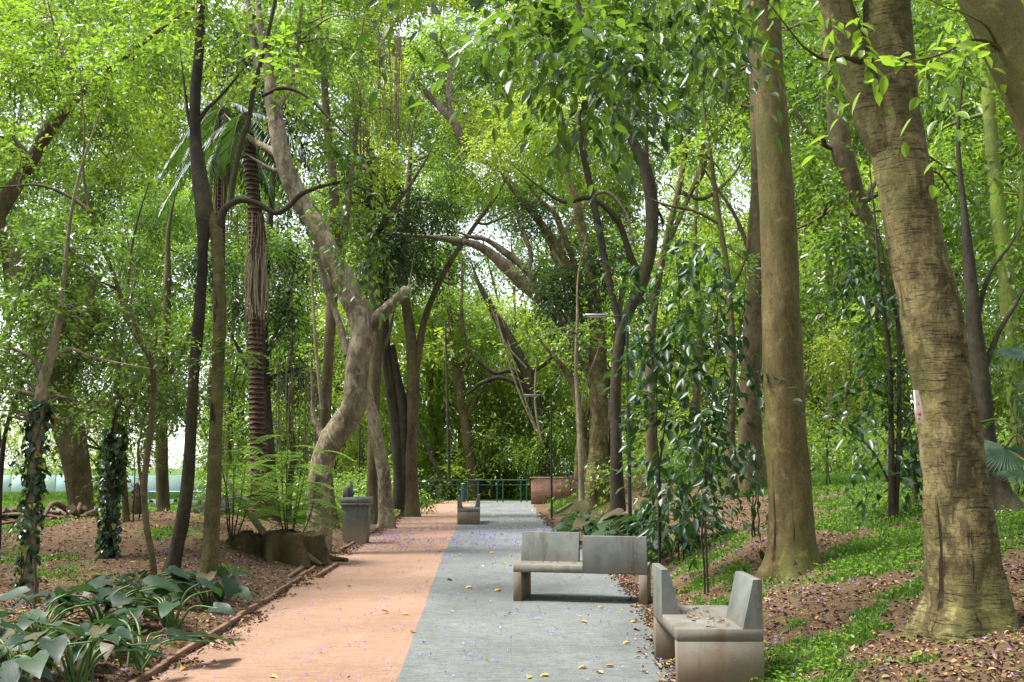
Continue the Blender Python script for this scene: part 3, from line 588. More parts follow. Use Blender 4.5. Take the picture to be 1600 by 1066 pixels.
tree('tree', 'leaning dark trunk with a yellow fern high up and lianas hanging, beyond the railing', 'tree',
     [(858, 762, 18), (850, 700, 17), (840, 640, 17), (831, 606, 18), (820, 576, 18), (801, 539, 17), (780, 503, 15), (765, 475, 11)],
     [[(838, 620, 12), (810, 600, 10), (780, 590, 8), (750, 600, 7), (735, 612, 5)], [(830, 600, 9), (800, 580, 8), (770, 582, 6), (745, 560, 5)], [(825, 585, 8), (860, 560, 6), (880, 510, 5)]], bark='dark', D=47,
     crowns=[([(790, 480, 50, 25, 0, .8), (830, 530, 40, 30, 0, .4)], 'lime', 'm', False, .4), ([(820, 660, 60, 50, 1, .8), (740, 560, 50, 40, 1, .6), (860, 620, 50, 50, 1, .8)], 'mid', 'm', False, .6)])
def pole(name, label, cat, a, b, w0, w1, D0, D1=None, bark='brown', mid=None):
    D1 = D1 or D0; P = [W(*a, D0)] + ([W(*mid, (D0 + D1) / 2)] if mid else []) + [W(*b, D1)]
    Q = cat_rom(P, 24); mb = MB(); tube(mb, Q, np.linspace(w0 / 2 * D0 / FPX, w1 / 2 * D1 / FPX, 24), 8, .15)
    o = mb.build(name, BARK[bark], None, P[0], smooth=True, loc=P[0]); return tag(o, label, cat)
pole('leaning_pole', 'thin dark dead pole leaning left beyond the railing', 'pole', (691, 752), (648, 655), 6, 4, 44, bark='dark')
pole('dead_stem', 'thin upright bare stem standing beyond the railing, right of the leaning dead pole', 'dead stem', (702, 752), (696, 500), 5, 3, 44, bark='dark')
pole('liana', 'pale bare liana stem rising from the lower bend of the crooked tree', 'liana', (503, 640), (486, 400), 6, 4, 18.2, bark='pale', mid=(492, 520))
pole('fallen_log', 'bare log leaning down onto the mossy stump', 'log', (414, 836), (352, 748), 11, 7, 16.2, 16.8, 'pale')
pole('fallen_log', 'short pale log lying on the bank beside the far lamp post', 'log', (868, 802), (893, 787), 6, 5, 29, 31, 'pale')
pole('fallen_log', 'thin dark log lying by the foot of the leaning dark double trunk', 'log', (246, 888), (312, 862), 14, 10, 14.2, 16, 'dead')
for i, (a, b, D) in enumerate([((822, 575), (768, 482), 46.6), ((850, 700), (775, 490), 46.5), ((870, 740), (785, 500), 46.8), ((846, 690), (838, 560), 46.2)]):
    pole('liana', ['short pale liana hanging beside the yellow fern', 'longest slanting pale liana below the yellow fern', 'slanting pale liana nearest the far lamp post', 'upright pale liana left of the far lamp head'][i], 'liana', a, b, 3, 2.5, D, bark='pale', mid=((a[0] + b[0]) / 2 - 6, (a[1] + b[1]) / 2 + 6))

# ================================================================ TREES ON THE LEFT
tree('tree', 'dark double trunk leaning left, its two stems joined high up', 'tree',
     [(266, 898, 24), (273, 870, 20), (284, 820, 21), (292, 760, 20), (297, 700, 17), (302, 600, 16), (309, 520, 18), (315, 440, 16), (317, 380, 17), (320, 338, 30), (313, 280, 26), (306, 220, 18), (305, 150, 17), (311, 80, 15), (314, 0, 14), (316, -120, 12)],
     [('olive', [(326, 902, 30), (328, 870, 25), (333, 780, 23), (338, 650, 20), (341, 560, 19), (343, 480, 21), (341, 410, 18), (337, 362, 20), (326, 335, 20), (318, 320, 18)]),
      [(340, 352, 16), (352, 326, 12), (374, 313, 10), (402, 318, 9), (430, 333, 9), (452, 322, 9), (470, 304, 8), (500, 292, 6), (540, 285, 5), (575, 300, 4), (600, 320, 3)],
      [(360, 320, 9), (365, 280, 9), (377, 220, 9), (388, 190, 8), (396, 140, 8), (412, 80, 7), (428, 10, 6), (436, -60, 5)],
      [(305, 200, 8), (322, 172, 6), (345, 150, 5)], [(410, 150, 6, -.5), (440, 138, 6, -.6), (475, 148, 5, -.7), (510, 180, 4, -.8), (540, 210, 3, -.8)], [(306, 210, 8), (296, 190, 6), (290, 150, 4)]],
     bark='dark', seg=26, rough=.12, flare=.4, nscale=6,
     crowns=[([(480, 195, 60, 60, -.5, .35), (560, 260, 60, 60, -.4, .7), (600, 350, 60, 70, -.3, .5), (520, 330, 60, 40, -.3, .3), (540, 400, 60, 40, -.3, .22)], 'mid', 'm', True, 1.0),
             ([(340, 60, 60, 60, 0, .5), (430, 100, 80, 60, -.3, .6), (300, -30, 120, 60, 0, .9), (220, 40, 60, 50, .2, .6)], 'light', 'm', True, .6),
             ([(350, 560, 50, 35, 0, .6), (370, 690, 30, 40, 0, .25)], 'mid', 's', True, .6)])
tree('ivy_tree', 'pale trunk wrapped in ivy at the far left, in front of the soil mound', 'tree',
     [(47, 942, 22), (47, 900, 18), (49, 830, 16), (52, 760, 16), (57, 690, 17), (65, 610, 19), (78, 560, 17), (90, 510, 13), (98, 450, 8)],
     [[(70, 590, 8), (50, 560, 6), (20, 545, 5), (-20, 540, 4)], [(80, 560, 8), (110, 545, 6), (150, 560, 4)]],
     bark='pale', crowns=[([(50, 760, 13, 120, 0, .25)], 'dark', 's', True, 1.0),
             ([(70, 480, 100, 70, 0, 1.2), (150, 500, 80, 60, .5, 1.1), (120, 640, 60, 32, .6, .9), (20, 650, 30, 20, 0, .4), (40, 390, 90, 60, .3, 1.1), (150, 400, 80, 60, .8, .9), (0, 560, 80, 40, -.2, .8), (20, 620, 40, 30, 0, .5)], 'mid', 's', False, .5)])
def ivy(label, pts_, n, size, spread):
    t, D = TREES[label]; org = np.array(t.location); P = np.array([W(p[0], p[1], D) for p in pts_]); r = np.array([p[2] / 2 * D / FPX for p in pts_]); k = rng.random(n) * (len(P) - 1)
    ax = [np.interp(k, range(len(P)), P[:, q]) for q in range(3)]; rr = np.interp(k, range(len(P)), r); a = rng.random(n) * 6.28; o_ = np.stack([np.cos(a), np.sin(a), 0 * a], 1)
    C = np.stack(ax, 1) + o_ * (rr + spread * rng.random(n) ** 1.5)[:, None]; mb = MB(); leaves(mb, C, np.array([0, 0, -1.]) + o_ * .5 + rng.normal(size=(n, 3)) * .35, o_ + (0, 0, .6) + rng.normal(size=(n, 3)) * .3, size * (.6 + .7 * rng.random(n)), size * .85, True)
    for q in range(5): K = np.linspace(0, len(P) - 1, 30); tube(mb, np.stack([np.interp(K, range(len(P)), P[:, c]) for c in range(3)], 1) + np.stack([np.cos(K * 1.3 + q * 1.3), np.sin(K * 1.3 + q * 1.3), 0 * K], 1) * (np.interp(K, range(len(P)), r) + .006)[:, None], .007, 5, mi=1)
    mb.build('ivy', [LEAF['dark'], BARK['brown']], t, org)
ivy('pale trunk wrapped in ivy at the far left, in front of the soil mound', [(40, 925, 14), (44, 860, 16), (49, 800, 18), (53, 740, 18), (58, 680, 18), (64, 625, 18)], 300, .10, .045)
tree('tree', 'stout tan trunk leaning left behind the root pile', 'tree',
     [(128, 818, 38), (126, 790, 35), (121, 737, 40), (112, 690, 44), (100, 647, 47), (86, 600, 46), (72, 550, 42), (50, 480, 36), (20, 400, 30), (-10, 330, 24)],
     [[(95, 620, 24), (115, 560, 20), (130, 500, 15), (150, 430, 11)], [(80, 580, 16), (60, 520, 12), (50, 440, 9)]], bark='olive', D=21.5, seg=28,
     crowns=[([(170, 740, 35, 60, 1.5, 1.6), (165, 660, 45, 50, 1.5, 1.3), (85, 700, 18, 60, 1.5, .6)], 'lime', 's', False, .6), ([(60, 560, 120, 60, 0, 1.4), (170, 560, 80, 60, 0, 1.2), (110, 470, 110, 60, 1, 1.2)], 'mid', 'm', False, .5)])
tree('ivy_tree', 'short thin trunk smothered in dark ivy on top of the mound', 'tree',
     [(168, 880, 11), (170, 830, 10), (173, 760, 10), (176, 700, 9), (180, 640, 8), (186, 560, 7), (196, 480, 6)],
     [[(176, 690, 5), (192, 650, 4), (214, 620, 3)]], bark='olive', D=14.5,
     crowns=[([(174, 735, 14, 60, 0, .8)], 'dark', 's', True, 1.0), ([(190, 600, 80, 50, 0, 1.2), (210, 665, 60, 36, .3, .9), (285, 640, 45, 60, 1, .7), (210, 500, 70, 60, 0, 1.0), (270, 590, 50, 60, .5, .7)], 'mid', 's', False, .5)])
ivy('short thin trunk smothered in dark ivy on top of the mound', [(169, 870, 8), (170, 830, 10), (172, 790, 18), (174, 740, 20), (177, 700, 16), (180, 670, 14)], 560, .11, .09)
tree('tree', 'small bare trunk beside the ivy-smothered trunk on the mound', 'tree',
     [(197, 830, 13), (195, 780, 10), (192, 730, 9), (190, 680, 8), (186, 620, 6)], bark='olive', D=17, flare=.3)
tree('tree', 'slender sinuous trunk on the mound, left of the dark double trunk', 'tree',
     [(240, 896, 10), (236, 860, 9), (229, 820, 9), (225, 765, 10), (230, 715, 9), (237, 660, 9), (241, 600, 9), (234, 560, 8), (216, 530, 8), (200, 500, 8), (188, 460, 7), (174, 420, 6), (150, 365, 6), (136, 328, 6), (98, 302, 5), (56, 289, 4), (0, 293, 3)],
     [[(225, 770, 6), (218, 735, 5), (216, 700, 4), (222, 670, 3)], [(140, 330, 5), (130, 270, 4), (132, 200, 3), (128, 150, 2)], [(236, 570, 4), (245, 520, 3), (232, 470, 2)], [(225, 545, 4), (205, 480, 4), (212, 430, 3), (200, 380, 2)]],
     bark='brown', D=12.5, flare=.2,
     crowns=[([(60, 120, 130, 90, 1, .9), (170, 130, 100, 90, 1, .9), (50, 240, 90, 50, .5, .6), (190, 260, 80, 60, 1, .7)], 'light', 's', False, .4),
             ([(120, 380, 90, 60, 0, .8), (50, 460, 90, 70, 0, .9), (240, 530, 60, 50, 0, .6), (150, 620, 60, 30, 0, .5)], 'mid', 's', False, .5)])
tree('tree', 'grey limb-like trunk slanting up from the left edge into bright leaves', 'tree',
     [(-150, 880, 40), (-130, 700, 36), (-90, 520, 34), (-40, 390, 32), (0, 325, 28), (30, 280, 24), (55, 240, 22), (80, 198, 20), (105, 170, 18), (140, 130, 14), (180, 100, 10)],
     [[(0, 330, 14), (8, 400, 10), (12, 470, 8)], [(105, 172, 10), (110, 120, 7), (90, 60, 5)]], bark='brown', D=15,
     crowns=[([(80, 60, 130, 70, 1, .9), (210, 70, 90, 60, 1, .9), (-40, 200, 80, 100, 0, .8), (0, 30, 90, 60, 0, .8)], 'light', 'm', False, .4)])
tree('tree', 'dark slim trunk at the very left edge of the photo', 'tree', [(-4, 850, 10), (0, 760, 8), (6, 690, 7), (18, 640, 5), (34, 600, 4), (52, 560, 3)],
     [[(2, 700, 4), (-10, 600, 4), (-14, 500, 3)]], bark='dark', D=12, flare=.2, crowns=[([(0, 540, 70, 50, 0, .8)], 'mid', 's', False, .5)])
tree('tree', 'short straight trunk beyond the mound, seen between the sinuous and the double trunk', 'tree',
     [(254, 812, 22), (254, 770, 19), (253, 710, 19), (252, 650, 18), (254, 580, 16), (260, 500, 13), (262, 420, 10)],
     [[(254, 600, 9), (280, 560, 7), (300, 510, 5)], [(254, 620, 9), (230, 570, 7), (215, 500, 5)]], bark='olive', D=27,
     crowns=[([(230, 610, 70, 50, 0, 1.0), (270, 540, 60, 50, 0, 1.0), (240, 470, 80, 50, 1, 1.0)], 'mid', 'm', False, .5), ([(250, 330, 90, 60, 2, 1.3), (200, 400, 70, 50, 2, 1.1), (290, 400, 40, 50, 1, 1.0)], 'feather', 's', False, .5), ([(40, 260, 110, 70, 3, 1.1), (150, 190, 100, 70, 3, 1.1), (60, 400, 100, 60, 3, 1.1), (170, 300, 80, 60, 3, 1.0), (60, 80, 130, 80, 4, 1.2), (230, 90, 110, 80, 4, 1.2), (90, 540, 110, 50, 2, 1.1), (20, 600, 40, 30, 2, .5)], 'mid', 'l', False, .5)])
tree('tree', 'dark brown trunk standing close behind the ringed palm trunk', 'tree',
     [(424, 796, 26), (422, 745, 20), (418, 680, 18), (414, 600, 16), (412, 500, 14), (418, 400, 12), (425, 300, 10)],
     [[(414, 640, 12), (398, 590, 10), (380, 560, 8)], [(414, 560, 8), (440, 500, 6), (455, 440, 5)]], bark='dark', D=24,
     crowns=[([(440, 480, 50, 70, 0, 1.6), (370, 470, 40, 60, .5, 1.5), (460, 590, 50, 50, 0, 1.3), (360, 600, 30, 40, 1, .6)], 'dark', 'm', False, .5), ([(420, 380, 60, 50, -3, .9)], 'feather', 's', False, .5)])
for (px, D, lab, cr) in [(452, 28, 'leafy tree filling the gap between palm trunk and crooked tree', 'mid'), (676, 50, 'bright leafy tree beyond the railing, right of the three joined trunks', 'light'), (800, 56, 'pale green leafy tree beyond the path end, behind the hanging lianas', 'light'),
                         (560, 46, 'bright leafy tree seen under the bend of the crooked tree', 'lime'), (1070, 42, 'sunlit leafy tree behind the glossy shrubs', 'lime'), (330, 40, 'pale leafy tree beyond the double trunk', 'light')]:
    tree('tree', lab, 'tree', [(px, 765, 10), (px + 6, 700, 8), (px - 4, 620, 7), (px + 5, 520, 5), (px, 400, 3)], bark='brown', D=D, flare=.3,
         crowns=[([(px, 715, 45, 40, 0, .7), (px, 660, 60, 50, 0, .9), (px + 20, 580, 60, 50, 1, .9), (px - 20, 500, 60, 60, 1, .9), (px + 15, 410, 70, 60, 2, .9), (px, 300, 80, 70, 3, .8)], cr, 'l', False, .5)])
#PART3
# ---------------------------------------------------------------- palms
def frond(mb, o, d, L_, droop, nl=40, ll=.5, lw=.03, mi=0, rmi=1, hang=.6, rr=.012):
    """pinnate palm frond: arching rachis with leaflets hanging on both sides"""
    d = np.array(d, float); d /= np.linalg.norm(d); t = np.linspace(0, 1, 14)[:, None]
    P = o + d * L_ * t + np.array([0, 0, -1.]) * L_ * droop * t ** 2
    tube(mb, P, np.linspace(rr, rr * .3, 14), 5, mi=rmi, cap=False)
    tt = np.linspace(.08, .98, nl); Q = np.stack([np.interp(tt, t[:, 0], P[:, k]) for k in range(3)], 1)
    T = np.gradient(Q, axis=0); T /= np.linalg.norm(T, axis=1)[:, None]
    s = np.cross(T, [0, 0, 1.]); s /= np.linalg.norm(s, axis=1)[:, None] + 1e-9
    for sg in (1, -1):
        ld = s * sg + T * .5 + np.array([0, 0, -hang]) + rng.normal(size=(nl, 3)) * .08
        leaves(mb, Q, ld, np.array([0, 0, 1.]) + s * sg * .3 + rng.normal(size=(nl, 3)) * .05, ll * np.sin(np.clip(tt, .1, .96) * np.pi) ** .5, lw, True, mi, fold=.3)
def palm_bark():
    b = NB('palm_bark'); sp = b.n("ShaderNodeSeparateXYZ"); b.l(b.tc.outputs['Object'], sp.inputs[0])
    n = b.noise(9, 5); w = b.math('ADD', b.math('MULTIPLY', sp.outputs['Z'], 62.), b.math('MULTIPLY', n, 7.)); s_ = b.math('SINE', w)
    c = b.mix(b.ramp(s_, [(.2, 0.), (.9, 1.)]), (.03, .02, .013), (.135, .085, .052)); c = b.mix(b.ramp(n, [(.4, 0.), (.7, .5)]), c, (.11, .07, .045))
    return b.done(b.pbr(c, .9, b.bump(s_, .9, .03), spec=.15))
PALMB = palm_bark(); THATCH = attr_mat('dry_frond', [(0, (.06, .04, .024)), (.5, (.14, .10, .06)), (1, (.24, .18, .12))], .9)
D = 19.5; P = [W(x, y, D) for x, y in ((404, 790), (403, 700), (400, 600), (400, 500), (401, 420), (398, 330), (390, 240), (385, 180))]
bz = float(height(P[0][0], D)); pt = thing('palm_tree', (P[0][0], D, bz), 'tall palm with ringed red-brown trunk and dry brown skirt, right of the dark double trunk', 'palm'); org = (P[0][0], D, bz)
P[0][2] = bz - .1; Q = cat_rom(P, 220); z = Q[:, 2]; r = 11.5 / FPX * D * (1 + .10 * ((z * 9.5) % 1.)) ; r = r * np.interp(z, [bz, bz + .5, 9], [1.25, 1, .85])
mb = MB(); tube(mb, Q, r, 20, .06, nscale=8); mb.build('trunk', PALMB, pt, org, smooth=False)
mb = MB(); top = P[-1]
for i in range(9):
    a = i * 2.4; e = .2 - i * .1
    frond(mb, top + rng.normal(size=3) * .08, (math.cos(a) * 1, math.sin(a) * 1, e), 1.3 + rng.random() * .5, 1.1, 46, .55, .035, 0, 1, .9)
mb.build('fronds', [LEAF['dark'], BARK['olive']], pt, org)
mb = MB()
for i in range(190):                      # dry hanging strips round the trunk
    k = rng.random(); a = rng.random() * 6.28; c = Q[int(118 + k * 40)]; a = rng.normal() * 1.1 - .3; L_ = .5 + rng.random() * .9; ra = .14 + rng.random() * .05
    st0 = c + np.array([math.cos(a), math.sin(a), 0]) * ra; en = st0 + np.array([rng.normal() * .05, rng.normal() * .05, -L_])
    tube(mb, [st0, (st0 + en) / 2 + rng.normal(size=3) * .03, en], [.008, .014, .004], 4, mi=0, cap=False); mb.RN[-1][:] = rng.random()
mb.build('dry_skirt', THATCH, pt, org)
# second palm further left, crown mostly hidden
D = 22; P = [W(x, y, D) for x, y in ((330, 790), (339, 600), (344, 400), (346, 260), (350, 170))]; bz = float(height(P[0][0], D)); P[0][2] = bz - .1; org = (P[0][0], D, bz)
pt = thing('palm_tree', org, 'palm with brown hanging fibres, its crown behind the top of the double trunk', 'palm'); Q = cat_rom(P, 80)
mb = MB(); tube(mb, Q, 7.5 / FPX * D, 14, .08, nscale=8); mb.build('trunk', PALMB, pt, org)
mb = MB()
for i in range(9):
    a = i * 2.4; frond(mb, P[-1] + rng.normal(size=3) * .08, (math.cos(a), math.sin(a),   .1 - i * .08), 1.4, 1.1, 44, .6, .035, 0, 1, .9)
mb.build('fronds', [LEAF['dark'], BARK['olive']], pt, org)
mb = MB()
for i in range(110):
    k = rng.random(); a = rng.random() * 6.28; c = Q[int(60 + k * 18)]; ra = .1 + rng.random() * .14; st0 = c + np.array([math.cos(a), math.sin(a), 0]) * ra; en = st0 + np.array([rng.normal() * .05, rng.normal() * .05, -.8 - rng.random() * 1.3])
    tube(mb, [st0, (st0 + en) / 2, en], [.008, .014, .004], 4, cap=False); mb.RN[-1][:] = rng.random()
mb.build('dry_skirt', THATCH, pt, org)
# fan palm at the right edge
def fan(mb, o, d, up, rad, n=34, mi=0):
    d = np.array(d, float); d /= np.linalg.norm(d); s = np.cross(d, up); s /= np.linalg.norm(s); nn = np.cross(s, d)
    a = np.linspace(-2.3, 2.3, n); dirs = d[None] * np.cos(a)[:, None] + s[None] * np.sin(a)[:, None] + np.array([0, 0, -.25])
    leaves(mb, np.repeat(np.array(o)[None], n, 0), dirs, np.repeat(nn[None], n, 0), rad * (.85 + .15 * np.cos(a)), rad * .085, True, mi, fold=.12)
def fan_palm(name, label, pos, heads, stem=.05):
    bz = float(height(pos[0], pos[1])); org = np.array([pos[0], pos[1], bz]); t = thing(name, org, label, 'palm'); m1 = MB(); m2 = MB()
    tube(m1, [org + (0, 0, -.1), org + (0, 0, .5), org + (.02, 0, .9)], [stem * 1.5, stem, stem * .8], 10, .2)
    for px, py, rad, dd in heads:
        c = W(px, py, pos[1] + dd); b0 = org + np.array([0, 0, .8]); m_ = (b0 + c) / 2 + np.array([0, 0, .25]); tube(m1, cat_rom([b0, m_, c], 10), .012, 5, cap=False)
        dr = c - b0; dr[2] = -.2; dr = dr + np.array([rng.normal() * .2, -.5, 0]); fan(m2, c, dr, np.array([0, -.5, 1.]), rad)
    m1.build('stem', BARK['olive'], t, org); m2.build('fronds', [LEAF['glossy']], t, org)
g = GT(1590, 800); fan_palm('fan_palm', 'fan palm with blue-green pleated fronds at the right edge', (W(1625, 800, 11)[0], 11), [(1600, 545, .42, 0), (1570, 700, .45, .3), (1600, 735, .4, -.3), (1640, 600, .5, .2), (1530, 660, .35, .8), (1660, 700, .5, 0)])
fan_palm('fan_palm', 'small fan palm with dark fronds between the young tree and the thickest trunk', (W(1430, 770, 14)[0], 14), [(1420, 690, .35, 0), (1440, 720, .38, -.2), (1405, 730, .3, .2), (1450, 670, .35, .3)], .03)
# ---------------------------------------------------------------- hanging aerial roots
def roots(label, px0, px1, py0, py1, D, n, bark, sp=.5):
    mb = MB(); org = W((px0 + px1) / 2, py0, D)
    for i in range(n):
        x = px0 + (px1 - px0) * rng.random(); yt = py0 + rng.random() * (py1 - py0) * .25; yb = py1 - rng.random() ** 2 * (py1 - py0) * .5; d = D + rng.normal() * sp
        a, b_ = W(x, yt, d), W(x + rng.normal() * 3, yb, d); tube(mb, cat_rom([a, (a + b_) / 2 + rng.normal(size=3) * .04, b_], 8), (.6 + rng.random()) * .00055 * D * .6, 4, cap=False)
    return tag(mb.build('hanging_roots', BARK[bark], None, org, loc=org), label, 'aerial roots')
roots('thin brown aerial roots hanging left of the crooked tree bend', 428, 500, 540, 725, 21, 26, 'brown')
roots('curtain of pinkish brown aerial roots high above the crooked tree', 585, 628, 40, 240, 27, 30, 'brown', 1.2)
roots('aerial roots hanging below bright leaves at the upper centre-left', 535, 580, 120, 300, 27, 30, 'brown', .7)
roots('yellowish thread roots dangling at the top edge, right of centre', 1005, 1085, -60, 80, 10, 34, 'moss', .4)
roots('pale roots hanging beside the ringed palm trunk', 384, 418, 380, 500, 18.9, 20, 'pale', .2)

# ---------------------------------------------------------------- glossy shrubs (right bank) and other bushes
def shrub(name, label, base, stems, blobs, leaf, size, bark='dark', fine=True, droop=1., D=None, dens=1., cat='shrub'):
    if D is None: D = float(GT(*base)[1])
    c = W(base[0], base[1], D); hz = float(height(c[0], D)); org = np.array([c[0], D, hz]); t = thing(name, org, label, cat)
    m1 = MB(); limbs = []
    for s_ in stems:
        P = [np.array([W(s_[0][0], base[1], D)[0], D, hz - .08])] + [W(p[0], p[1], D + (p[2] if len(p) > 2 else 0)) for p in s_]
        Q = cat_rom(P, 16); Q = Q + rng.normal(size=Q.shape) * .012; r = np.linspace(.014, .004, 16); tube(m1, Q, r, 6, .1, cap=False); limbs.append(np.hstack([Q, r[:, None]])[4:])
    m1.build('stems', BARK[bark], t, org)
    m2 = MB(); crown(m2, blobs, D, size, fine, 0, droop, limbs, .003, dens); m2.build('leaves', [LEAF[leaf], BARK[bark]], t, org); return t
shrub('glossy_shrub', 'tall glossy-leaved shrub in front of the near lamp post', (1027, 842), [[(1030, 760), (1026, 640), (1018, 520), (1008, 440)], [(1030, 740), (1050, 600), (1060, 480), (1058, 400)]],
      [(1000, 440, 50, 45, 0, .5), (1060, 420, 60, 50, 0, .6), (1018, 530, 50, 50, 0, .7), (1070, 520, 60, 50, 0, .7), (1030, 620, 30, 45, 0, .6), (1065, 640, 50, 50, 0, .7), (1035, 720, 32, 40, 0, .7)], 'glossy', 'l', D=12.5, dens=.95)
shrub('glossy_shrub', 'tall glossy-leaved shrub close to the left of the straight tan trunk', (1100, 848), [[(1100, 760), (1110, 640), (1120, 500), (1118, 380)], [(1104, 740), (1140, 620), (1160, 500), (1165, 420)]],
      [(1115, 390, 55, 35, 0, .6), (1150, 450, 50, 45, 0, .7), (1110, 540, 60, 50, .2, .7), (1155, 600, 40, 50, 0, .6), (1110, 650, 55, 45, 0, .7), (1090, 740, 60, 40, 0, .8), (1150, 700, 40, 40, 0, .6)], 'glossy', 'l', D=11.8, dens=.95)
shrub('glossy_shrub', 'low dark glossy shrub at the foot of the bank, right of the near lamp post', (1060, 815), [[(1060, 770), (1050, 730)], [(1065, 770), (1085, 730)]],
      [(1050, 770, 65, 35, 0, 1.1), (1110, 765, 50, 30, .4, .9), (1028, 745, 30, 40, .3, .8)], 'glossy', 'm', D=14.5)
shrub('shrub', 'small bare-stemmed shrub on the lawn left of the straight tan trunk', (1180, 805), [[(1175, 760), (1165, 720)], [(1184, 760), (1190, 710)], [(1178, 750), (1180, 700)]], [(1175, 700, 28, 28, 0, .5)], 'glossy', 'm', D=14)
shrub('shrub', 'leafy shrub under the left canopy, in front of the bright gap', (215, 780), [[(220, 720), (240, 660)], [(210, 720), (190, 660)]], [(225, 640, 60, 45, 0, .9), (300, 620, 45, 50, 0, .6), (130, 640, 60, 30, 0, .5)], 'mid', 's', D=17, fine=False, droop=.5)
shrub('shrub', 'leafy undergrowth shrub left of the three joined trunks by the railing', (660, 792), [[(658, 770), (655, 760)]], [(657, 776, 16, 16, 0, 1.2)], 'mid', 'm', D=34, fine=False)
shrub('shrub', 'dark bush beside the railing, right of the three joined trunks', (690, 782), [[(690, 770), (690, 762)]], [(688, 772, 22, 12, 0, 1.3)], 'dark', 'm', D=43, fine=False)
shrub('shrub', 'round dark bush on top of the brick wall bank', (890, 752), [[(890, 735), (888, 720)]], [(892, 725, 24, 22, 0, 1.5)], 'dark', 'm', D=40, fine=False)
shrub('shrub', 'bushy light green shrub behind the far lamp post', (846, 745), [[(850, 700), (860, 660)]], [(862, 680, 45, 45, 0, 1.2), (800, 700, 30, 30, 0, 1.), (830, 710, 35, 30, 0, 1.0)], 'light', 'm', D=47, fine=False)
shrub('shrub', 'dusky shrub under the trees, straight beyond the path end', (775, 745), [[(770, 700), (780, 660)]], [(775, 690, 50, 40, 0, 1.3), (730, 700, 40, 35, 0, 1.0), (800, 640, 50, 40, 1, 1.2), (770, 590, 50, 40, 0, 1.)], 'lime', 'm', D=48.5, fine=False)
shrub('shrub', 'yellow-green airy shrub behind the lawn, right of the straight tan trunk', (1290, 745), [[(1290, 680), (1280, 600)], [(1295, 680), (1320, 610)]], [(1290, 560, 60, 60, 0, .8), (1330, 520, 60, 60, 0, .8), (1275, 650, 40, 40, 0, .7), (1350, 640, 40, 50, 0, .7)], 'lime', 's', D=20, fine=False)
shrub('shrub', 'leafy shrub behind the thickest trunk at the right', (1590, 770), [[(1590, 700), (1580, 620)], [(1600, 690), (1610, 600)]], [(1580, 620, 60, 50, 0, .8), (1560, 520, 60, 60, 0, .7), (1620, 680, 50, 60, 0, .8)], 'mid', 'l', D=15, fine=False)
# ---------------------------------------------------------------- feathery saplings by the stump
def sapling(label, base, tops, D):
    c = W(*base, D); hz = float(height(c[0], D)); org = np.array([c[0], D, hz]); t = thing('fern_sapling', org, label, 'sapling'); m1 = MB(); m2 = MB()
    for (px, py, dd) in tops:
        P = [org + (0, 0, -.05), (org + W(px, py, D + dd)) / 2 + rng.normal(size=3) * .04, W(px, py, D + dd)]; Q = cat_rom(P, 14); tube(m1, Q, np.linspace(.016, .006, 14), 6, cap=False)
        for k in range(11):
            s0 = Q[5 + int(k * 8 / 11)]; a = k * 2.4 + px; L_ = .55 + .35 * rng.random(); d = np.array([math.cos(a), math.sin(a) * .8, .55]); d /= np.linalg.norm(d)
            tt = np.linspace(0, 1, 12); R_ = s0 + d * L_ * tt[:, None] + np.array([0, 0, -1.]) * (L_ * .55 * tt ** 2)[:, None]; tube(m1, R_, np.linspace(.004, .0015, 12), 3, cap=False)
            T = np.gradient(R_, axis=0); T /= np.linalg.norm(T, axis=1)[:, None]; s = np.cross(T, [0, 0, 1.])
            for q in range(2, 12):
                pl = .17 * math.sin(math.pi * (.15 + .8 * q / 12)) + .03
                for sg in (1, -1):
                    pd = s[q] * sg + T[q] * .45 + np.array([0, 0, -.1]); pd /= np.linalg.norm(pd); n = 9; u = np.linspace(.1, 1, n)[:, None]; pp = R_[q] + pd * pl * u; cs = np.cross(pd, [0, 0, 1.]); 
                    for s2 in (1, -1): leaves(m2, pp, np.repeat((cs * s2 + pd * .5)[None], n, 0), np.array([0, 0, 1.]) + rng.normal(size=(n, 3)) * .1, .026, .013, False)
    m1.build('stems', BARK['olive'], t, org); m2.build('fronds', LEAF['feather'], t, org)
sapling('feathery sapling left of the leaning log on the stump', (362, 835), [(355, 735, 0), (385, 720, .2), (340, 700, -.2), (395, 760, -.1), (365, 690, .3)], 15.8)
sapling('feathery sapling right behind the stump, before the crooked trunk', (452, 832), [(440, 700, 0), (470, 730, .1), (450, 670, -.1), (485, 700, .1), (425, 740, 0), (495, 760, -.2)], 16.8)

# ---------------------------------------------------------------- elephant ear plants (front left) and on the bank
ears_m = NB('elephant_ear_leaf'); at_ = ears_m.n("ShaderNodeAttribute"); at_.attribute_name = 'rnd'
c_ = ears_m.ramp(at_.outputs['Fac'], [(0, (.004, .016, .006)), (.5, (.008, .027, .010)), (.85, (.022, .048, .014)), (.93, (.06, .045, .015)), (1, (.05, .022, .024))])
c_ = ears_m.mix(ears_m.ramp(ears_m.noise(14, 4), [(.55, 0.), (.75, .35)]), c_, (.045, .08, .045))
tr_ = ears_m.n("ShaderNodeBsdfTranslucent"); tr_.inputs[0].default_value = (.06, .13, .03, 1); mx_ = ears_m.n("ShaderNodeMixShader"); mx_.inputs[0].default_value = .2
ears_m.l(ears_m.pbr(c_, .5, ears_m.bump(ears_m.noise(30, 3), .15, .01)  , spec=.3), mx_.inputs[1]); ears_m.l(tr_.outputs[0], mx_.inputs[2]); EARM = ears_m.done(mx_.outputs[0])
PETI = simple('petiole_green', (.06, .11, .025), .5)
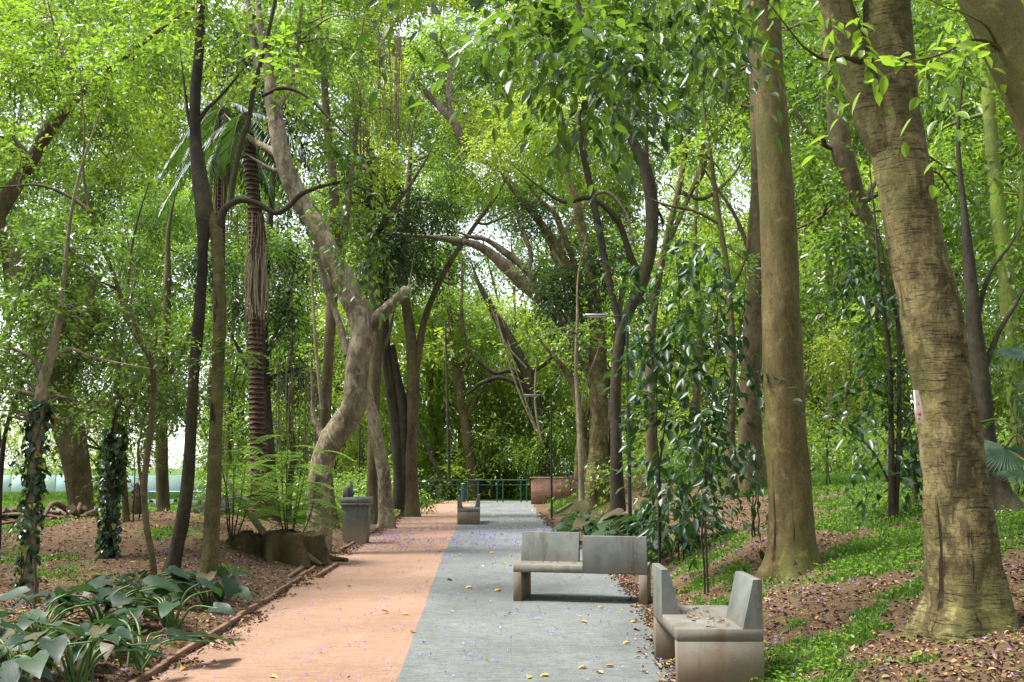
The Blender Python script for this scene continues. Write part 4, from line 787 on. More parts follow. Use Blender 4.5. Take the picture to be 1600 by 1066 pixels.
def ear_leaf(mb, tip0, d, nrm, L_, rnd):
    """arrow/heart-shaped blade, folded along its midrib, with wavy margin"""
    d = np.array(d, float); d /= np.linalg.norm(d); s = np.cross(d, nrm); s /= np.linalg.norm(s); n = np.cross(s, d); V = [tip0]; 
    out = [(-.15, .0), (-.34, .14), (-.36, .32), (-.18, .46), (.10, .48), (.42, .37), (.74, .17), (1., 0)]
    ph = rng.random() * 6; mid = [0, .4, .75]
    rows = {}
    pts = []; 
    for sg in (1, -1):
        for i, (a, b_) in enumerate(out[1:-1]):
            w_ = .05 * math.sin(i * 2.1 + ph * sg); dr = -.18 * a * a * (1 if a > 0 else .6)
            pts.append(tip0 + L_ * (d * a + s * sg * b_ * .86 + n * (abs(b_) * .14 + w_ + dr)))
    k = len(out) - 2; M = [tip0 + L_ * (d * -.12), tip0, tip0 + L_ * (d * .4 + n * -.03), tip0 + L_ * (d * .72 + n * -.1), tip0 + L_ * (d * 1. + n * -.2)]
    V = pts + M; m0 = 2 * k; F = []
    for sg in (0, 1):
        o_ = sg * k; f = [[m0, o_, o_ + 1], [m0, o_ + 1, m0 + 1], [m0 + 1, o_ + 1, o_ + 2], [m0 + 1, o_ + 2, o_ + 3], [m0 + 1, o_ + 3, m0 + 2], [m0 + 2, o_ + 3, o_ + 4], [m0 + 2, o_ + 4, m0 + 3], [m0 + 3, o_ + 4, o_ + 5], [m0 + 3, o_ + 5, m0 + 4]]
        F += [t_[::-1] if sg else t_ for t_ in f]
    mb.add(np.array(V), np.array(F), 0, rnd)
def ear_plant(label, pos, leafpts, size, group=None):
    bz = float(height(pos[0], pos[1])); org = np.array([pos[0], pos[1], bz]); t = thing('elephant_ear_plant', org, label, 'plant', group); m1 = MB(); m2 = MB()
    for c in leafpts:
        b0 = org + np.array([rng.normal() * .05, rng.normal() * .05, -.03]); out = c - org; out[2] = 0
        mid = b0 * .5 + c * .5 + np.array([0, 0, .12]) - out * .12; Q = cat_rom([b0, mid, c], 10); tube(m1, Q, np.linspace(.013, .006, 10), 6, cap=False)
        dr = out / (np.linalg.norm(out) + .1) + rng.normal(size=3) * .35; dr[2] = -.05 - .3 * rng.random()
        nr = np.array([0, 0, 1.]) + rng.normal(size=3) * .22 + np.array([0, -.05, 0]); ear_leaf(m2, c, dr, nr, size * (.65 + .6 * rng.random()), rng.random())
    m1.build('stalks', PETI, t, org); o = m2.build('leaves', EARM, t, org, smooth=False); return t
EP = [((20, 1085), 'elephant ear plant with pale leaves at the bottom left corner'), ((120, 1070), 'elephant ear plant at the bottom edge, second from the left corner'), ((215, 1045), 'elephant ear plant with reddish lower leaves beside the path edging'),
      ((60, 1010), 'elephant ear plant before the ivy-wrapped pale trunk'), ((160, 985), 'elephant ear plant with large leaves in the middle of the clump'), ((265, 985), 'elephant ear plant below the dark double trunk, near the edging'),
      ((325, 950), 'elephant ear plant farthest right, its brown-edged leaf against the olive trunk'), ((215, 950), 'elephant ear plant at the back of the clump, with tall upright leaves')]
for (px, py), lab in EP:
    g = GT(px, py); L_ = []
    for k in range(17):
        a = rng.random() * 6.28; r_ = .12 + .48 * rng.random() ** .6; L_.append(np.array([g[0] + r_ * math.cos(a), g[1] + r_ * math.sin(a), float(height(g[0], g[1])) + .14 + .38 * rng.random() * (1.15 - r_)]))
    ear_plant(lab, g, L_, .24)
for (px, py, D_), lab in (((950, 828, 18.5), 'broad-leaved plant at the bank foot, left of the near lamp post'), ((1000, 838, 16.5), 'broad-leaved plant right behind the bench with its backrests apart'), ((1050, 822, 15.5), 'broad-leaved plant on the bank under the glossy shrubs'), ((925, 815, 21), 'broad-leaved plant farthest along the bank foot')):
    x = W(px, py, D_)[0]; h0 = float(height(x, D_)); L_ = []
    for k in range(22):
        a = rng.random() * 6.28; r_ = .15 + .65 * rng.random() ** .6; L_.append(np.array([x + r_ * math.cos(a), D_ + r_ * math.sin(a), h0 + .2 + .75 * rng.random() * (1.2 - r_)]))
    ear_plant(lab, (x, D_), L_, .36)
# ---------------------------------------------------------------- the mossy stump and the root pile
def stump():
    a, b_ = GT(400, 872), GT(470, 878); D = 16.2; c = W(430, 875, D); org = np.array([c[0], D, float(height(c[0], D)) - .05])
    t = thing('tree_stump', org, 'wide mossy tree stump with buttress roots at the path edging', 'stump'); n = 90; th = np.linspace(0, 2 * np.pi, n, endpoint=False)
    V = []; hs_ = [-.1, .05, .15, .27, .37, .42]
    for i, h in enumerate(hs_):
        k = 1 - i / 5; rr = (.56 - .0 * k) * (1 + .14 * np.cos(3 * th + 1) + (.10 + .45 * k ** 1.6) * (1 - np.abs(np.sin(4.5 * th + .4))) * 1.3 + .13 * np.sin(11 * th + .2 * i) * (.5 + k) + .06 * np.sin(23 * th + i * .3)) ; 
        V.append(np.stack([rr * np.cos(th) * 1.12, rr * np.sin(th) * .8, h + .03 * np.sin(5 * th) * (i > 3) + 0 * th], -1))
    V.append(np.stack([.55 * np.cos(th), .4 * np.sin(th), .38 + .05 * np.sin(4 * th)], -1)); V.append(np.stack([.2 * np.cos(th), .15 * np.sin(th), .34 + 0 * th], -1))
    m = len(V); V = np.concatenate(V); i = np.arange(m - 1)[:, None] * n; j = np.arange(n)[None]; k = (j + 1) % n
    V = V + .03 * fbm(V * 7, 3)[:, None]
    mb = MB(); mb.add(V, np.stack([i + j, i + k, i + n + k, i + n + j], -1).reshape(-1, 4)); mb.add(V[-n:], [list(range(n))]); mb.build('stump_wood', BARK['dead'], t, smooth=True)
    for e in (0, 3, 4, 6):
        mb = MB()
        a = e * .9 + .3; p0 = np.array([.6 * math.cos(a), .5 * math.sin(a), .12]); p1 = p0 * 1.4; p1[2] = .0; p2 = p0 * 1.8 + rng.normal(size=3) * .1; p2[2] = -.06
        tube(mb, cat_rom([p0, p1, p2], 12), np.linspace(.09, .03, 12), 9, .3); mb.build('root', BARK['dead'], t, smooth=True)
stump()
g = W(60, 835, 20); org = np.array([g[0], 20, float(height(g[0], 20))]); rp = thing('root_pile', org, 'pile of reddish uprooted roots on the mound behind the ivy-wrapped trunk', 'roots'); mb = MB()
for i in range(34):
    a = W(5 + rng.random() * 125, 850 - rng.random() * 20, 19 + rng.random() * 2) - org; a[2] = .0 + .35 * rng.random(); d = np.array([rng.normal(), rng.normal() * .5, rng.normal() * .15]); d *= .5 / np.linalg.norm(d)
    tube(mb, cat_rom([a - d, a + rng.normal(size=3) * .12, a + d], 10), np.linspace(.07, .025, 10) * (.5 + rng.random()), 8, .3)
mb.build('roots', simple('root_wood', (.095, .055, .034), .9, 0, 10, .4, .8), rp)
sp_ = W(211, 790, 18); mb = MB(); tube(mb, [sp_ + (0, 0, -.3), sp_, sp_ + (.03, 0, .2), sp_ + (.02, 0, .42)], [.2, .17, .11, .02], 10, .35, nscale=7); tag(mb.build('broken_stump', BARK['dead'], None, sp_, smooth=True, loc=sp_), 'jagged dark broken stump standing on the mound crest', 'stump')

# ================================================================ BENCHES
def bench(l=1.64, mirror=False):
    """local: long axis y, width x (0 .. .61); seat .44 high; the two backrests stand on opposite sides"""
    t = thing('concrete_bench', (0, 0, 0), '', 'bench'); w = .645; h1 = l * .475
    mb = MB(); box(mb, (w / 2, l / 2, .395), (w, l, .09), bev=.003); mb.build('seat', CONC, t)
    for y in (.05, l - .05): mb = MB(); box(mb, (w / 2, y, .175), (w, .10, .35), bev=.003); mb.build('leg', CONC, t)
    for sg, y0, y1 in ((1, .001, h1), (-1, h1 + .12, l - .001)):
        prof = [(w + .002, .36), (w + .002, .80), (w - .062, .80), (w - .15, .4405), (w - .15, .36)]
        if mirror: sg = -sg
        if sg < 0: prof = [(w - x, z) for x, z in prof][::-1]
        mb = MB(); P_ = prof; n = len(P_); V = [(p[0], y0, p[1]) for p in P_] + [(p[0], y1, p[1]) for p in P_]
        mb.add(V, [list(range(n - 1, -1, -1))] ); mb.add(V, [list(range(n, 2 * n))]); mb.add(V, np.array([[i, (i + 1) % n, (i + 1) % n + n, i + n] for i in range(n)])[:, ::-1])
        o = mb.build('backrest', CONC, t); md = o.modifiers.new('b', 'BEVEL'); md.width = .006; md.segments = 2; md.limit_method = 'ANGLE'
    return t
BG = 'concrete benches along the path'
def copy_tree(o, parent=None):
    c = o.copy(); COL.objects.link(c); c.parent = parent
    for ch in o.children: copy_tree(ch, c)
    return c
b1 = bench(1.24); b2 = bench(1.64, True); b3 = copy_tree(b2)
b1.location = (1.228, 7.38, 0.002); b1.rotation_euler = (0, 0, R(-.3))
tag(b1, 'nearest concrete bench, seen end-on at the bottom right of the path', 'bench', BG)
b2.location = (1.62, 11.78, .002); b2.rotation_euler = (0, 0, math.atan2(12.12 - 11.78, 0 - 1.62) - R(90))
tag(b2, 'concrete bench standing broadside across the grey path, backrests on opposite sides', 'bench', BG)
b3.location = (-1.55, 27.6, .002); b3.rotation_euler = (0, 0, R(2)); tag(b3, 'farthest small concrete bench, standing on the line where orange and grey paving meet', 'bench', BG)
# distant concrete bench behind the double trunk, left
b4 = copy_tree(b1); p = W(300, 806, 30); b4.location = (p[0] + 1.0, 30, float(height(p[0], 30)) - .02); b4.rotation_euler = (0, 0, R(80)); tag(b4, 'grey bench far off beyond the mound, half hidden by the double trunk', 'bench', BG)
# drinking fountain
p = G(556, 849); ft = thing('drinking_fountain', (p[0], p[1], -.01), 'square concrete drinking fountain with basin on a tapering pedestal, at the left path edge', 'drinking fountain')
mb = MB(); prism(mb, [(-.25, 0), (.25, 0), (.285, .82), (-.265, .82)], -.22, .22); o = mb.build('pedestal', CONC, ft); o.modifiers.new('b', 'BEVEL').width = .008
mb = MB(); box(mb, (.005, 0, .845), (.62, .54, .05)); box(mb, (.005, -.255, .93), (.62, .03, .12)); box(mb, (.005, .255, .93), (.62, .03, .12)); box(mb, (-.29, 0, .93), (.03, .476, .12)); box(mb, (.30, 0, .93), (.03, .476, .12)); mb.build('basin', CONC, ft)
mb = MB(); box(mb, (-.235, .05, 1.1), (.10, .36, .215)); box(mb, (-.15, .12, 1.16), (.09, .18, .33), taper=(.5, 1)); mb.build('tap_block', CONC, ft)
mb = MB(); tube(mb, cat_rom([(-.10, .02, 1.02), (-.05, 0, 1.10), (.02, 0, 1.08)], 10), .012, 8); mb.build('spout', STEEL, ft, smooth=True)
# ---------------------------------------------------------------- lamp posts
def lamp(label, px, pby, D, arm, top=3.9):
    x = W(px, pby, D)[0]; hz = float(height(x, D)); zt = top; t = thing('lamp_post', (x, D, hz), label, 'lamp post', 'slim black lamp posts along the path')
    mb = MB(); tube(mb, [(0, 0, -.15), (0, 0, 1.5), (0, 0, zt - hz + .03)], [.036, .034, .03], 12); mb.build('post', STEEL, t, smooth=True)
    mb = MB(); box(mb, (0, 0, .012), (.18, .18, .024)); mb.build('base_plate', STEEL, t)
    mb = MB(); box(mb, (-.16, 0, zt - hz), (.36, .022, .022)); mb.build('arm', STEEL, t)
    mb = MB(); box(mb, (-.34 - arm / 2, 0, zt - hz + .01), (arm, .16, .04), bev=.015); hd = mb.build('lamp_head', LAMPM, t)
    mb = MB(); box(mb, (-.34 - arm / 2, 0, zt - hz - .022), (arm * .8, .15, .012), bev=.003); mb.build('diffuser', simple('diffuser', (.4, .4, .38), .3), hd)
lamp('near black lamp post with flat head, rising among the glossy shrubs', 985, 835, 17, .42, float(W(985, 494, 17)[2]))
lamp('far black lamp post on the bank left of the pale thin trunk', 862, 803, 30, .5, float(W(862, 618, 30)[2]))
lamp('thin black lamp post seen under the bend of the crooked tree', 560, 776, 38, .4, float(W(560, 600, 38)[2]))
# ---------------------------------------------------------------- railing at the path end
def railing(label, posts, ztop=1.0, post0=True):
    P = [np.array(p, float) for p in posts]; t = thing('railing', (*P[0][:2], 0), label, 'railing'); o0 = np.array([*P[0][:2], 0]); 
    for h, r_ in ((1.0, .028), (.78, .018)):
        mb = MB(); tube(mb, [np.array([p[0], p[1], h]) for p in P], r_, 8); mb.build('rail', GREEN, t, o0, smooth=True)
    for p in P: mb = MB(); tube(mb, [(p[0], p[1], -.1), (p[0], p[1], .5), (p[0], p[1], .985)], .032, 8); mb.build('post', GREEN, t, o0, smooth=True)
Dr = 44.5; railing('dark green metal railing across the far end of the path', [(W(px, 780, Dr)[0], Dr, 0) for px in (731, 747, 777, 786, 814, 823)])
railing('green railing running left from the path end, behind the three joined trunks', [(W(px, 780, d)[0], d, 0) for px, d in ((716, 44.5), (672, 43), (630, 42), (590, 41.5), (548, 41.3), (505, 41))])
# green litter bin
x = W(724, 780, 43.5)[0]; lb = thing('litter_bin', (x, 43.5, 0), 'narrow dark green litter bin in front of the railing', 'litter bin'); mb = MB(); tube(mb, [(0, 0, .05), (0, 0, .5), (0, 0, .82)], [.10, .12, .125], 14); mb.build('bin', GREEN, lb); mb = MB(); tube(mb, [(0, 0, .82), (0, 0, .86), (0, 0, .90)], [.135, .13, .05], 14); mb.build('lid', GREEN, lb)
# ---------------------------------------------------------------- brick wall
def brickwall():
    b = NB('brick_wall'); br = b.n("ShaderNodeTexBrick"); br.inputs['Scale'].default_value = 1; br.inputs['Brick Width'].default_value = .24; br.inputs['Row Height'].default_value = .075; br.inputs['Mortar Size'].default_value = .009
    mp = b.n("ShaderNodeMapping"); mp.inputs['Rotation'].default_value = (R(90), 0, 0); b.l(b.tc.outputs['Object'], mp.inputs[0]); b.l(mp.outputs[0], br.inputs['Vector'])
    br.inputs['Color1'].default_value = (.15, .07, .042, 1); br.inputs['Color2'].default_value = (.25, .12, .07, 1); br.inputs['Mortar'].default_value = (.10, .075, .055, 1)
    c = b.mix(b.ramp(b.noise(2.5, 6), [(.4, 0.), (.65, .6)]), br.outputs['Color'], (.07, .05, .03)); m = b.done(b.pbr(c, .9, b.bump(br.outputs['Fac'], .5, .01)))
    x0 = W(830, 780, 42)[0]; t = thing('brick_wall', (x0, 42, 0), 'low dark red brick retaining wall where the bank meets the path end', 'wall')
    mb = MB(); box(mb, (1.05, .15, .50), (2.1, .3, 1.2), bev=.01); mb.build('wall', m, t); mb = MB(); box(mb, (1.05, .15, 1.135), (2.2, .38, .07), bev=.01); mb.build('coping', simple('coping', (.13, .085, .06), .85, 0, 6, .4, .4), t)
    mb = MB(); box(mb, (1.9, .2, 1.20), (.5, .3, .06), bev=.01); tag(mb.build('stone_slab', CONC, None, loc=(x0, 42, 0)), 'pale stone slab lying on top of the brick wall', 'slab')
brickwall()
# ---------------------------------------------------------------- path edging on the left
EDG = simple('edging_brick', (.13, .07, .042), .9, 0, 9, .45, .6)
for ys, lab in ((np.arange(2.0, 15.9, .62), 'worn reddish edging along the near left side of the orange path'), (np.arange(18.9, 32, .62), 'far stretch of reddish edging beyond the drinking fountain')):
    mb = MB()
    for y in ys:
        a = np.array([xl(y) - .05, y]); b_ = np.array([xl(y + .62) - .05, y + .62]); m = (a + b_) / 2; L_ = np.linalg.norm(b_ - a)
        box(mb, (m[0] + rng.normal() * .006, m[1], .01 + rng.normal() * .008), (.05, L_ + .002, .10), rz=math.atan2(b_[1] - a[1], b_[0] - a[0]) - R(90) + rng.normal() * .006, bev=.006)
    tag(mb.build('path_edging', EDG), lab, 'edging')
for (a, b_), lab in (((G(497, 903), G(527, 884)), 'short loose edging piece lying on the path beside the stump'), ((G(452, 905), G(490, 878)), 'short inner edging piece close to the stump roots')):
    m = (a + b_) / 2; mb = MB(); box(mb, (0, 0, .03), (.06, float(np.linalg.norm(b_ - a)), .06), bev=.008); o = mb.build('edging_piece', EDG, loc=(m[0], m[1], .0)); o.rotation_euler = (0, 0, math.atan2(b_[1] - a[1], b_[0] - a[0]) - R(90)); tag(o, lab, 'edging')
# thin rusty stake left
p = GT(60, 950); mb = MB(); tube(mb, [(0, 0, -.1), (0, 0, .3), (-.04, 0, .55)], .014, 7); tag(mb.build('stake', BARK['brown'], loc=(p[0] + .1, p[1] - .3, p[2])), 'thin rusty stake standing by the ivy-wrapped trunk', 'stake')
# board nailed to the big trunk
c = W(1434, 636, DB - .26); bd = thing('nailed_board', c, 'small pale weathered board nailed to the left side of the thickest trunk', 'board')
mb = MB(); prism(mb, [(-.022, -.13), (.038, -.13), (.030, .0), (.008, .13), (-.022, .13)], -.012, .012); bo = mb.build('board', WOODP, bd)
for z_ in (-.095, .02): mb = MB(); tube(mb, [(.0, -.013, z_), (.0, -.018, z_)], .006, 8); mb.build('nail', STEEL, bo)
mb = MB(); box(mb, (.006, -.0135, -.055), (.022, .002, .028), bev=.0005); mb.build('red_sticker', simple('red_sticker', (.45, .05, .04), .5), bo)
# ---------------------------------------------------------------- far left: lawn, screen fence, tape, box
FEN = attr_mat('green_screen', [(0, (.40, .54, .51)), (1, (.48, .62, .58))], .7)
fx = [np.array([W(px, 780, 62)[0], 62]) for px in range(-160, 330, 35)]; t = thing('screen_fence', (*fx[0], 0), 'pale turquoise screened fence at the far side of the bright lawn, left', 'fence'); o0 = np.array([*fx[0], 0.])
mb = MB()
for a, b_ in zip(fx[:-1], fx[1:]): box(mb, ((a[0] + b_[0]) / 2 - o0[0], 0, .5), (b_[0] - a[0] - .05, .02, 1.1), bev=.004)
mb.build('screen', FEN, t)
for a in fx: mb = MB(); tube(mb, [(a[0] - o0[0], 0, -.2), (a[0] - o0[0], 0, .8), (a[0] - o0[0], 0, 1.3)], .035, 8); mb.build('post', LAMPM, t)
b = NB('barrier_tape'); sp = b.n("ShaderNodeSeparateXYZ"); b.l(b.tc.outputs['Object'], sp.inputs[0]); c = b.ramp(b.math('SINE', b.math('MULTIPLY', sp.outputs['X'], 18.)), [(.49, (.6, .6, .55)), (.51, (.02, .02, .02))]); TAPE = b.done(b.pbr(c, .5))
A = [W(-60, 806, 28), W(30, 802, 28), W(110, 796, 28), W(180, 788, 28), W(250, 785, 28), W(330, 780, 28), W(430, 770, 28)]; Q = cat_rom(A, 60); Q[:, 2] += .06 * np.sin(np.arange(60) * .9)
V = np.concatenate([Q + (0, 0, .035), Q - (0, 0, .035), Q + (0, .004, -.035), Q + (0, .004, .035)]); i = np.arange(59); mb = MB()
for k in range(4): a0, a1 = k * 60, ((k + 1) % 4) * 60; mb.add(V, np.stack([i + a0, i + a0 + 1, i + a1 + 1, i + a1], -1))
tag(mb.build('barrier_tape', TAPE), 'sagging black and white barrier tape strung beyond the mound', 'barrier tape')
p = W(102, 812, 27); mb = MB(); box(mb, (0, 0, .2), (.32, .4, .5), bev=.02); tag(mb.build('concrete_block', CONC, loc=(p[0], 27, float(height(p[0], 27)))), 'small grey concrete block beside the stout tan trunk', 'block')
p = W(8, 838, 20); t = thing('wooden_bench', (p[0], 20, float(height(p[0], 20))), 'small low wooden bench at the left edge beyond the mound', 'bench'); mb = MB(); box(mb, (0, 0, .36), (.8, .3, .05)); mb.build('seat', BARK['pale'], t)
for s_ in (-.33, .33): mb = MB(); box(mb, (s_, 0, .165), (.05, .26, .34)); mb.build('leg', BARK['pale'], t)
t = thing('barrier_rail', (W(270, 800, 34)[0], 34, 0), 'thin pale blue rail barrier beyond the mound, near the far bench', 'barrier'); bl_ = simple('blue_paint', (.22, .33, .6), .5)
for h in (.75, .45): mb = MB(); tube(mb, [(-1., 0, h), (0, 0, h), (1.1, 0, h)], .025, 8); mb.build('rail', bl_, t)
for x in (-.9, 1.0): mb = MB(); tube(mb, [(x, .0, -.1), (x, 0, .4), (x, 0, .8)], .025, 8); mb.build('post', bl_, t)
# ================================================================ STUFF: forest behind, undergrowth, grass, litter
def stuff(mb, name, mats, label=None): o = mb.build(name, mats); tag(o, label, name.replace('_', ' '), None, 'stuff'); return o
# far wood reading as one mass: leaf sprays in many overlapping crowns, with stems
mb = MB(); ml = MB(); nb = 0
def far_crown(m, c, rx, rz, cov, ln=.34, wd=.15, mi=0):
    n = int(cov * math.pi * rx * rz / (ln * wd * .5) / 7) + 1
    sprays(m, c, np.array([rx, rx * .8, rz]), n, 7, 1.1, ln, wd, False, mi, .6, None, .5); NLEAF[0] += n * 7
r2 = random.Random(5)
for D, n, cov, zmax in ((52, 44, .7, 32), (62, 50, .95, 38), (78, 56, 1.5, 47)):
    for i in range(n):
        px = -260 + 2120 * (i + r2.random()) / n; x = (px - 800) / FPX * D; left = px < 330
        gap = (px < 330)
        zs = np.arange(1.2, zmax, 2.6)
        for z0 in zs:
            if gap and (z0 < (12 if D < 75 else 5) or (D < 75 and r2.random() < .5)): continue
            if abs(px - 770) < 130 and D < 70 and z0 < 7 and r2.random() < .35: continue
            z = z0 + r2.random() * 2; py = HOR - (z - EYE) / D * FPX
            if r2.random() < .10: continue
            if D < 55 and z0 > 12 and 330 < px < 1150: continue
            if 55 < D < 65 and z0 > 12 and 330 < px < 1150 and r2.random() < .4: continue
            if D < 70 and 9 < z0 < 17 and abs(px - 785) < 95: continue
            # openings where the sky shows
            hole = ((abs(px - 770) < 70 and abs(py - 370) < 55) or (abs(px - 1120) < 85 and abs(py - 320) < 65) or (abs(px - 650) < 40 and abs(py - 240) < 30) or (abs(px - 440) < 25 and abs(py - 380) < 40) or (px < 60 and 380 < py < 560))
            if hole and D < 70: continue
            c = np.array([x + r2.gauss(0, 1), D + r2.gauss(0, 2.5), z + float(height(x, min(D, 119))) * .6])
            far_crown(mb if r2.random() < .5 else ml, c, 2.2 + r2.random() * 1.2, 1.7 + r2.random() * .8, cov * (.45 if hole else 1) * (.6 + .8 * r2.random()), mi=0)
for i in range(70):
    px = -300 + 650 * r2.random(); D = 88 + 14 * r2.random(); far_crown(ml if r2.random() < .5 else mb, np.array([(px - 800) / FPX * D, D, 1.5 + 7 * r2.random() ** 1.3]), 2.2, 1.6, .55 + .5 * r2.random())
for i in range(60):
    px = 410 + 510 * r2.random(); D = 47 + 7 * r2.random(); 
    if px < 520: D -= 8
    x = (px - 800) / FPX * D; far_crown(mb if r2.random() < .6 else ml, np.array([x, D, 1.0 + 6 * r2.random() + (1.2 if 720 < px < 840 else 0)]), 1.6, 1.1, .8, .26, .11)
for i in range(120):   # stems of the far wood
    D = 50 + r2.random() * 26; px = 330 + 1520 * r2.random()
    if 690 < px < 840 and D < 56: D += 8
    x = (px - 800) / FPX * D; z0 = float(height(x, D)); h = 9 + r2.random() * 8; P = [np.array([x, D, z0 - .2]), np.array([x + r2.gauss(0, .5), D, z0 + h * .4]), np.array([x + r2.gauss(0, 1.2), D, z0 + h])]
    tube(mb, cat_rom(P, 10), np.linspace(.13 + .12 * r2.random(), .05, 10), 7, .1, mi=1, cap=False)
for i in range(150):     # same wood, unseen behind and beside the viewer, added to dim light from there
    a = r2.uniform(-2.5, 2.5) - math.pi / 2; r_ = r2.uniform(13, 26); c = np.array([math.cos(a) * r_, math.sin(a) * r_ + 4, r2.uniform(1, 15)])
    if c[1] > 4 and abs(c[0]) < 14: continue
    far_crown(mb, c, 3, 2.4, 1.3, .5, .24)
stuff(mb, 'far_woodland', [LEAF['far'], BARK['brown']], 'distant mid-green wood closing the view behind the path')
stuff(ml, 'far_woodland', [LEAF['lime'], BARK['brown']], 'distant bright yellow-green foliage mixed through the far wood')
# undergrowth on the lawn's back and behind the railing
mb = MB()
for i in range(150):
    px = 975 + 760 * r2.random() if i < 95 else -100 + 740 * r2.random(); D = 24 + 22 * r2.random() ** .7
    if i >= 95: D = 33 + 14 * r2.random(); 
    if i >= 95 and px < 340: continue
    x = (px - 800) / FPX * D
    if xl(D) - .8 < x < xr(D) + 1.2: continue
    far_crown(mb, np.array([x, D, float(height(x, D)) + .5 + r2.random() * .5]), .9 + r2.random(), .5 + r2.random() * .6, .8, .16, .07)
for i in range(26):
    px = 640 + 260 * r2.random(); D = 50.5 + 4 * r2.random(); x = (px - 800) / FPX * D
    far_crown(mb, np.array([x, D - 2.2, .65 + .7 * r2.random()]), 1.3, .6, 1.5, .16, .07)
stuff(mb, 'undergrowth', [LEAF['far'], BARK['brown']], 'low leafy undergrowth under the trees')
# grass blades
def scatter(n, x0, x1, y0, y1, fn, power=1.6):
    y = y0 + (y1 - y0) * rng.random(n) ** power; hw = y * .62 + 1.2; x = (rng.random(n) * 2 - 1) * hw
    k = fn(x, y) > rng.random(n); x, y = x[k], y[k]; return np.stack([x, y, height(x, y)], -1)
def gm(x, y):
    g = grassmask(x, y); off = np.maximum(x - xr(y), xl(y) - x); return np.where(off > .08, sst(.42, .66, g), 0)
P = scatter(900000, 0, 0, 4.5, 30, gm, 1.9); n = len(P); up = rng.normal(size=(n, 3)) * .42; up[:, 2] = 1
hgt = (.022 + .042 * rng.random(n)) * (1 + P[:, 1] * .03); mb = MB(); leaves(mb, P - (0, 0, .005), up, rng.normal(size=(n, 3)), hgt, .007 + P[:, 1] * .0011, False, fold=.1)
P = scatter(160000, 0, 0, 30, 62, lambda x, y: gm(x, y) * (y > 30), 1.2); n = len(P); up = rng.normal(size=(n, 3)) * .4; up[:, 2] = 1
leaves(mb, P, up, rng.normal(size=(n, 3)), .12 + .1 * rng.random(n), .07, False, fold=.1); stuff(mb, 'grass', GRASSM, 'short bright grass on banks and lawn')
# low broad weeds in the grass
P = scatter(190000, 0, 0, 4.5, 20, lambda x, y: gm(x, y) * .26 + .02 * (np.maximum(x - xr(y), xl(y) - x) > .2), 1.5); n = len(P); d = rng.normal(size=(n, 3)); d[:, 2] = .35
mb = MB(); leaves(mb, P + np.array([0, 0, .02]) + np.abs(rng.normal(size=(n, 1))) * (0, 0, .03), d, np.array([0, 0, 1.]) + rng.normal(size=(n, 3)) * .3, .035 + .02 * rng.random(n), .026, False, fold=.2); stuff(mb, 'ground_cover', LEAF['light'], 'small-leaved ground cover in the grass')
# dry leaf litter
def lm(x, y): off = np.maximum(x - xr(y), xl(y) - x); return np.where(off > -.12, .85 * (1 - .8 * sst(.5, .75, grassmask(x, y))), 0)
P = scatter(75000, 0, 0, 4.5, 26, lm, 1.8); n = len(P); d = rng.normal(size=(n, 3)); d[:, 2] *= .3
mb = MB(); leaves(mb, P + (0, 0, .012), d, np.array([0, 0, 1.]) + rng.normal(size=(n, 3)) * .45, (.02 + .045 * rng.random(n) ** 1.6) * (1 + .02 * P[:, 1]), .014 + .02 * rng.random(n), True, fold=.45); n2_ = 9000; y_ = 4.8 + 30 * rng.random(n2_) ** 1.6; sd_ = rng.random(n2_) < .5; off_ = np.abs(rng.normal(size=n2_)) * .13 - .05
x_ = np.where(sd_, xl(y_) + off_ + .02, xr(y_) - off_ * .9 + .05); k_ = fbm(np.stack([x_, y_, 0 * x_], -1) * 1.3) > -.12; x_, y_ = x_[k_], y_[k_]; m_ = len(x_)
P2 = np.stack([x_, y_, np.maximum(height(x_, y_), 0) + .01], -1); d2 = rng.normal(size=(m_, 3)); d2[:, 2] *= .25
leaves(mb, P2, d2, np.array([0, 0, 1.]) + rng.normal(size=(m_, 3)) * .4, (.02 + .04 * rng.random(m_)) * (1 + .02 * y_), .014 + .02 * rng.random(m_), True, fold=.45)
stuff(mb, 'leaf_litter', LITM, 'brown dry leaves and twigs littering the soil banks')
mb = MB()
for i in range(500):
    y = 5 + 15 * rng.random() ** 1.4; x = (rng.random() * 2 - 1) * y * .6
    if max(x - xr(y), xl(y) - x) < 0: continue
    a = rng.random() * 6.28; L_ = .1 + .3 * rng.random(); d = np.array([math.cos(a) * L_ / 2, math.sin(a) * L_ / 2]); p0, p1 = np.array([x, y]) - d, np.array([x, y]) + d
    tube(mb, [(*p0, float(height(*p0)) + .01), (x, y, float(height(x, y)) + .02), (*p1, float(height(*p1)) + .01)], .004, 4, cap=False)
stuff(mb, 'fallen_twigs', BARK['brown'], 'thin fallen twigs on the soil banks')
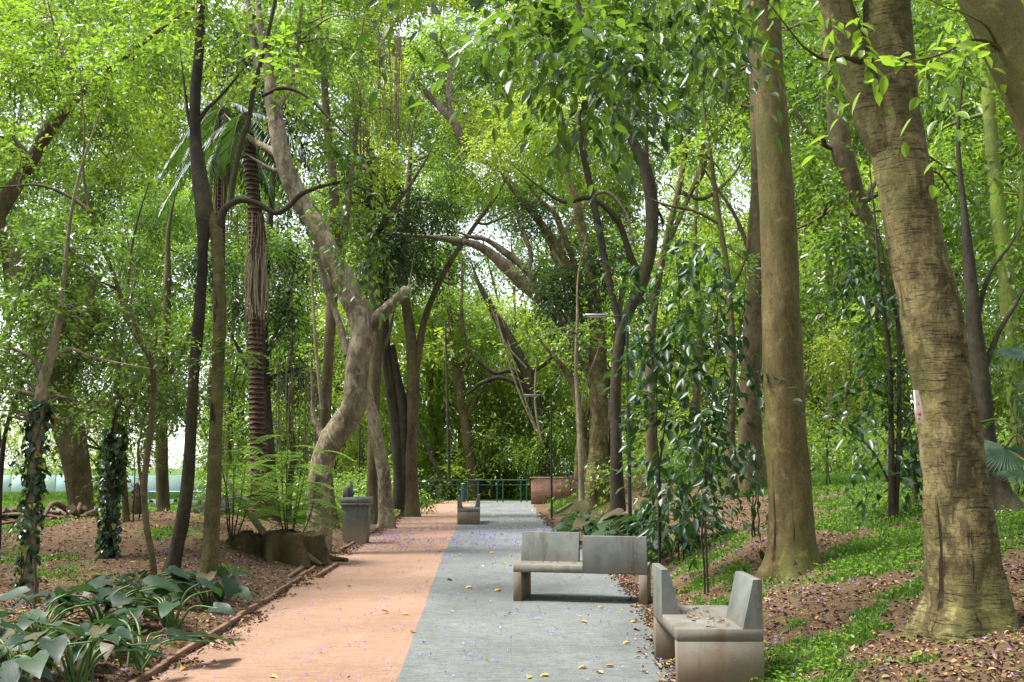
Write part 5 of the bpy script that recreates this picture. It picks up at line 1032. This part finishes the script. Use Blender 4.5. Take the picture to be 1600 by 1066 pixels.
# leaves and petals on the path
onp = lambda x, y: ((x < xr(y) + .02) & (x > xl(y)) & (y < 44)).astype(float)
P = scatter(2300, 0, 0, 5, 44, lambda x, y: onp(x, y) * (.22 + .78 * (np.minimum(xr(y) - x, x - xl(y)) < .35)), 1.3); n = len(P); P[:, 2] = .004; d = rng.normal(size=(n, 3)); d[:, 2] *= .1
sz = (.03 + .06 * rng.random(n) ** 2) * (1 + P[:, 1] * .02); mb = MB(); leaves(mb, P + (0, 0, .006), d, np.array([0, 0, 1.]) + rng.normal(size=(n, 3)) * .2, sz, sz * .5, True, fold=.35); stuff(mb, 'fallen_leaves', ORLM, 'scattered yellow, orange and brown fallen leaves on the paving')
big = [(420, 1057), (917, 1043), (945, 1041), (942, 1052), (825, 1060), (859, 1055), (1001, 957), (985, 972), (918, 972), (628, 960), (790, 880), (800, 868)]
mb = MB(); P = np.array([G(*q, .008) for q in big]); d = rng.normal(size=(len(big), 3)) * (1, .5, .05); leaves(mb, P, d, np.array([0, 0, 1.]) + rng.normal(size=P.shape) * .1, .085, .045, True, rnd=.6 + .2 * rng.random(len(big)), fold=.3)
stuff(mb, 'fallen_leaves', ORLM, 'a few larger orange leaves on the near paving')
def pm(x, y):
    off = np.maximum(x - xr(y), xl(y) - x); d = .20 * (off < 0) + .55 * (off > 0) * (off < 2.5) * (y < 16) + .1 * (off > 0)
    band = np.exp(-((y - 22.5) / 3.2) ** 2) * (off < .3); return np.clip(d * .35 + .85 * band, 0, 1) * (y < 40) * (.3 + (fbm(np.stack([x, y, 0 * x], -1) * 1.1) > -.05))
P = scatter(45000, 0, 0, 5, 40, pm, 1.15); n = len(P); P[:, 2] = np.maximum(P[:, 2], .0) + .012; d = rng.normal(size=(n, 3)); d[:, 2] = np.abs(d[:, 2]) * .4
mb = MB(); leaves(mb, P, d, np.array([0, 0, 1.]) + rng.normal(size=(n, 3)) * .4, .022 + .012 * rng.random(n) + .0006 * P[:, 1], .016 + .0008 * P[:, 1], False, fold=.5); stuff(mb, 'fallen_petals', PETM, 'violet jacaranda petals scattered on paving and soil')
# litter on the nearest bench seats
P = []
for bo_, lx in ((b1, 60), (b2, 25)):
    from mathutils import Matrix
    Mx = Matrix.Translation(bo_.location) @ bo_.rotation_euler.to_matrix().to_4x4()
    for i in range(lx): P.append(tuple(Mx @ Vector((.16 + .3 * rng.random(), .05 + 1.5 * rng.random(), .447))))
P = np.array(P); n = len(P); d = rng.normal(size=(n, 3)); d[:, 2] *= .1; mb = MB(); leaves(mb, P, d, np.array([0, 0, 1.]) + rng.normal(size=P.shape) * .2, .02 + .04 * rng.random(n), .02, True, fold=.3); stuff(mb, 'leaf_litter', LITM, 'small dry leaves lying on the bench seats')
print('LEAVES', NLEAF[0], 'SCENE OBJ', len(bpy.data.objects))
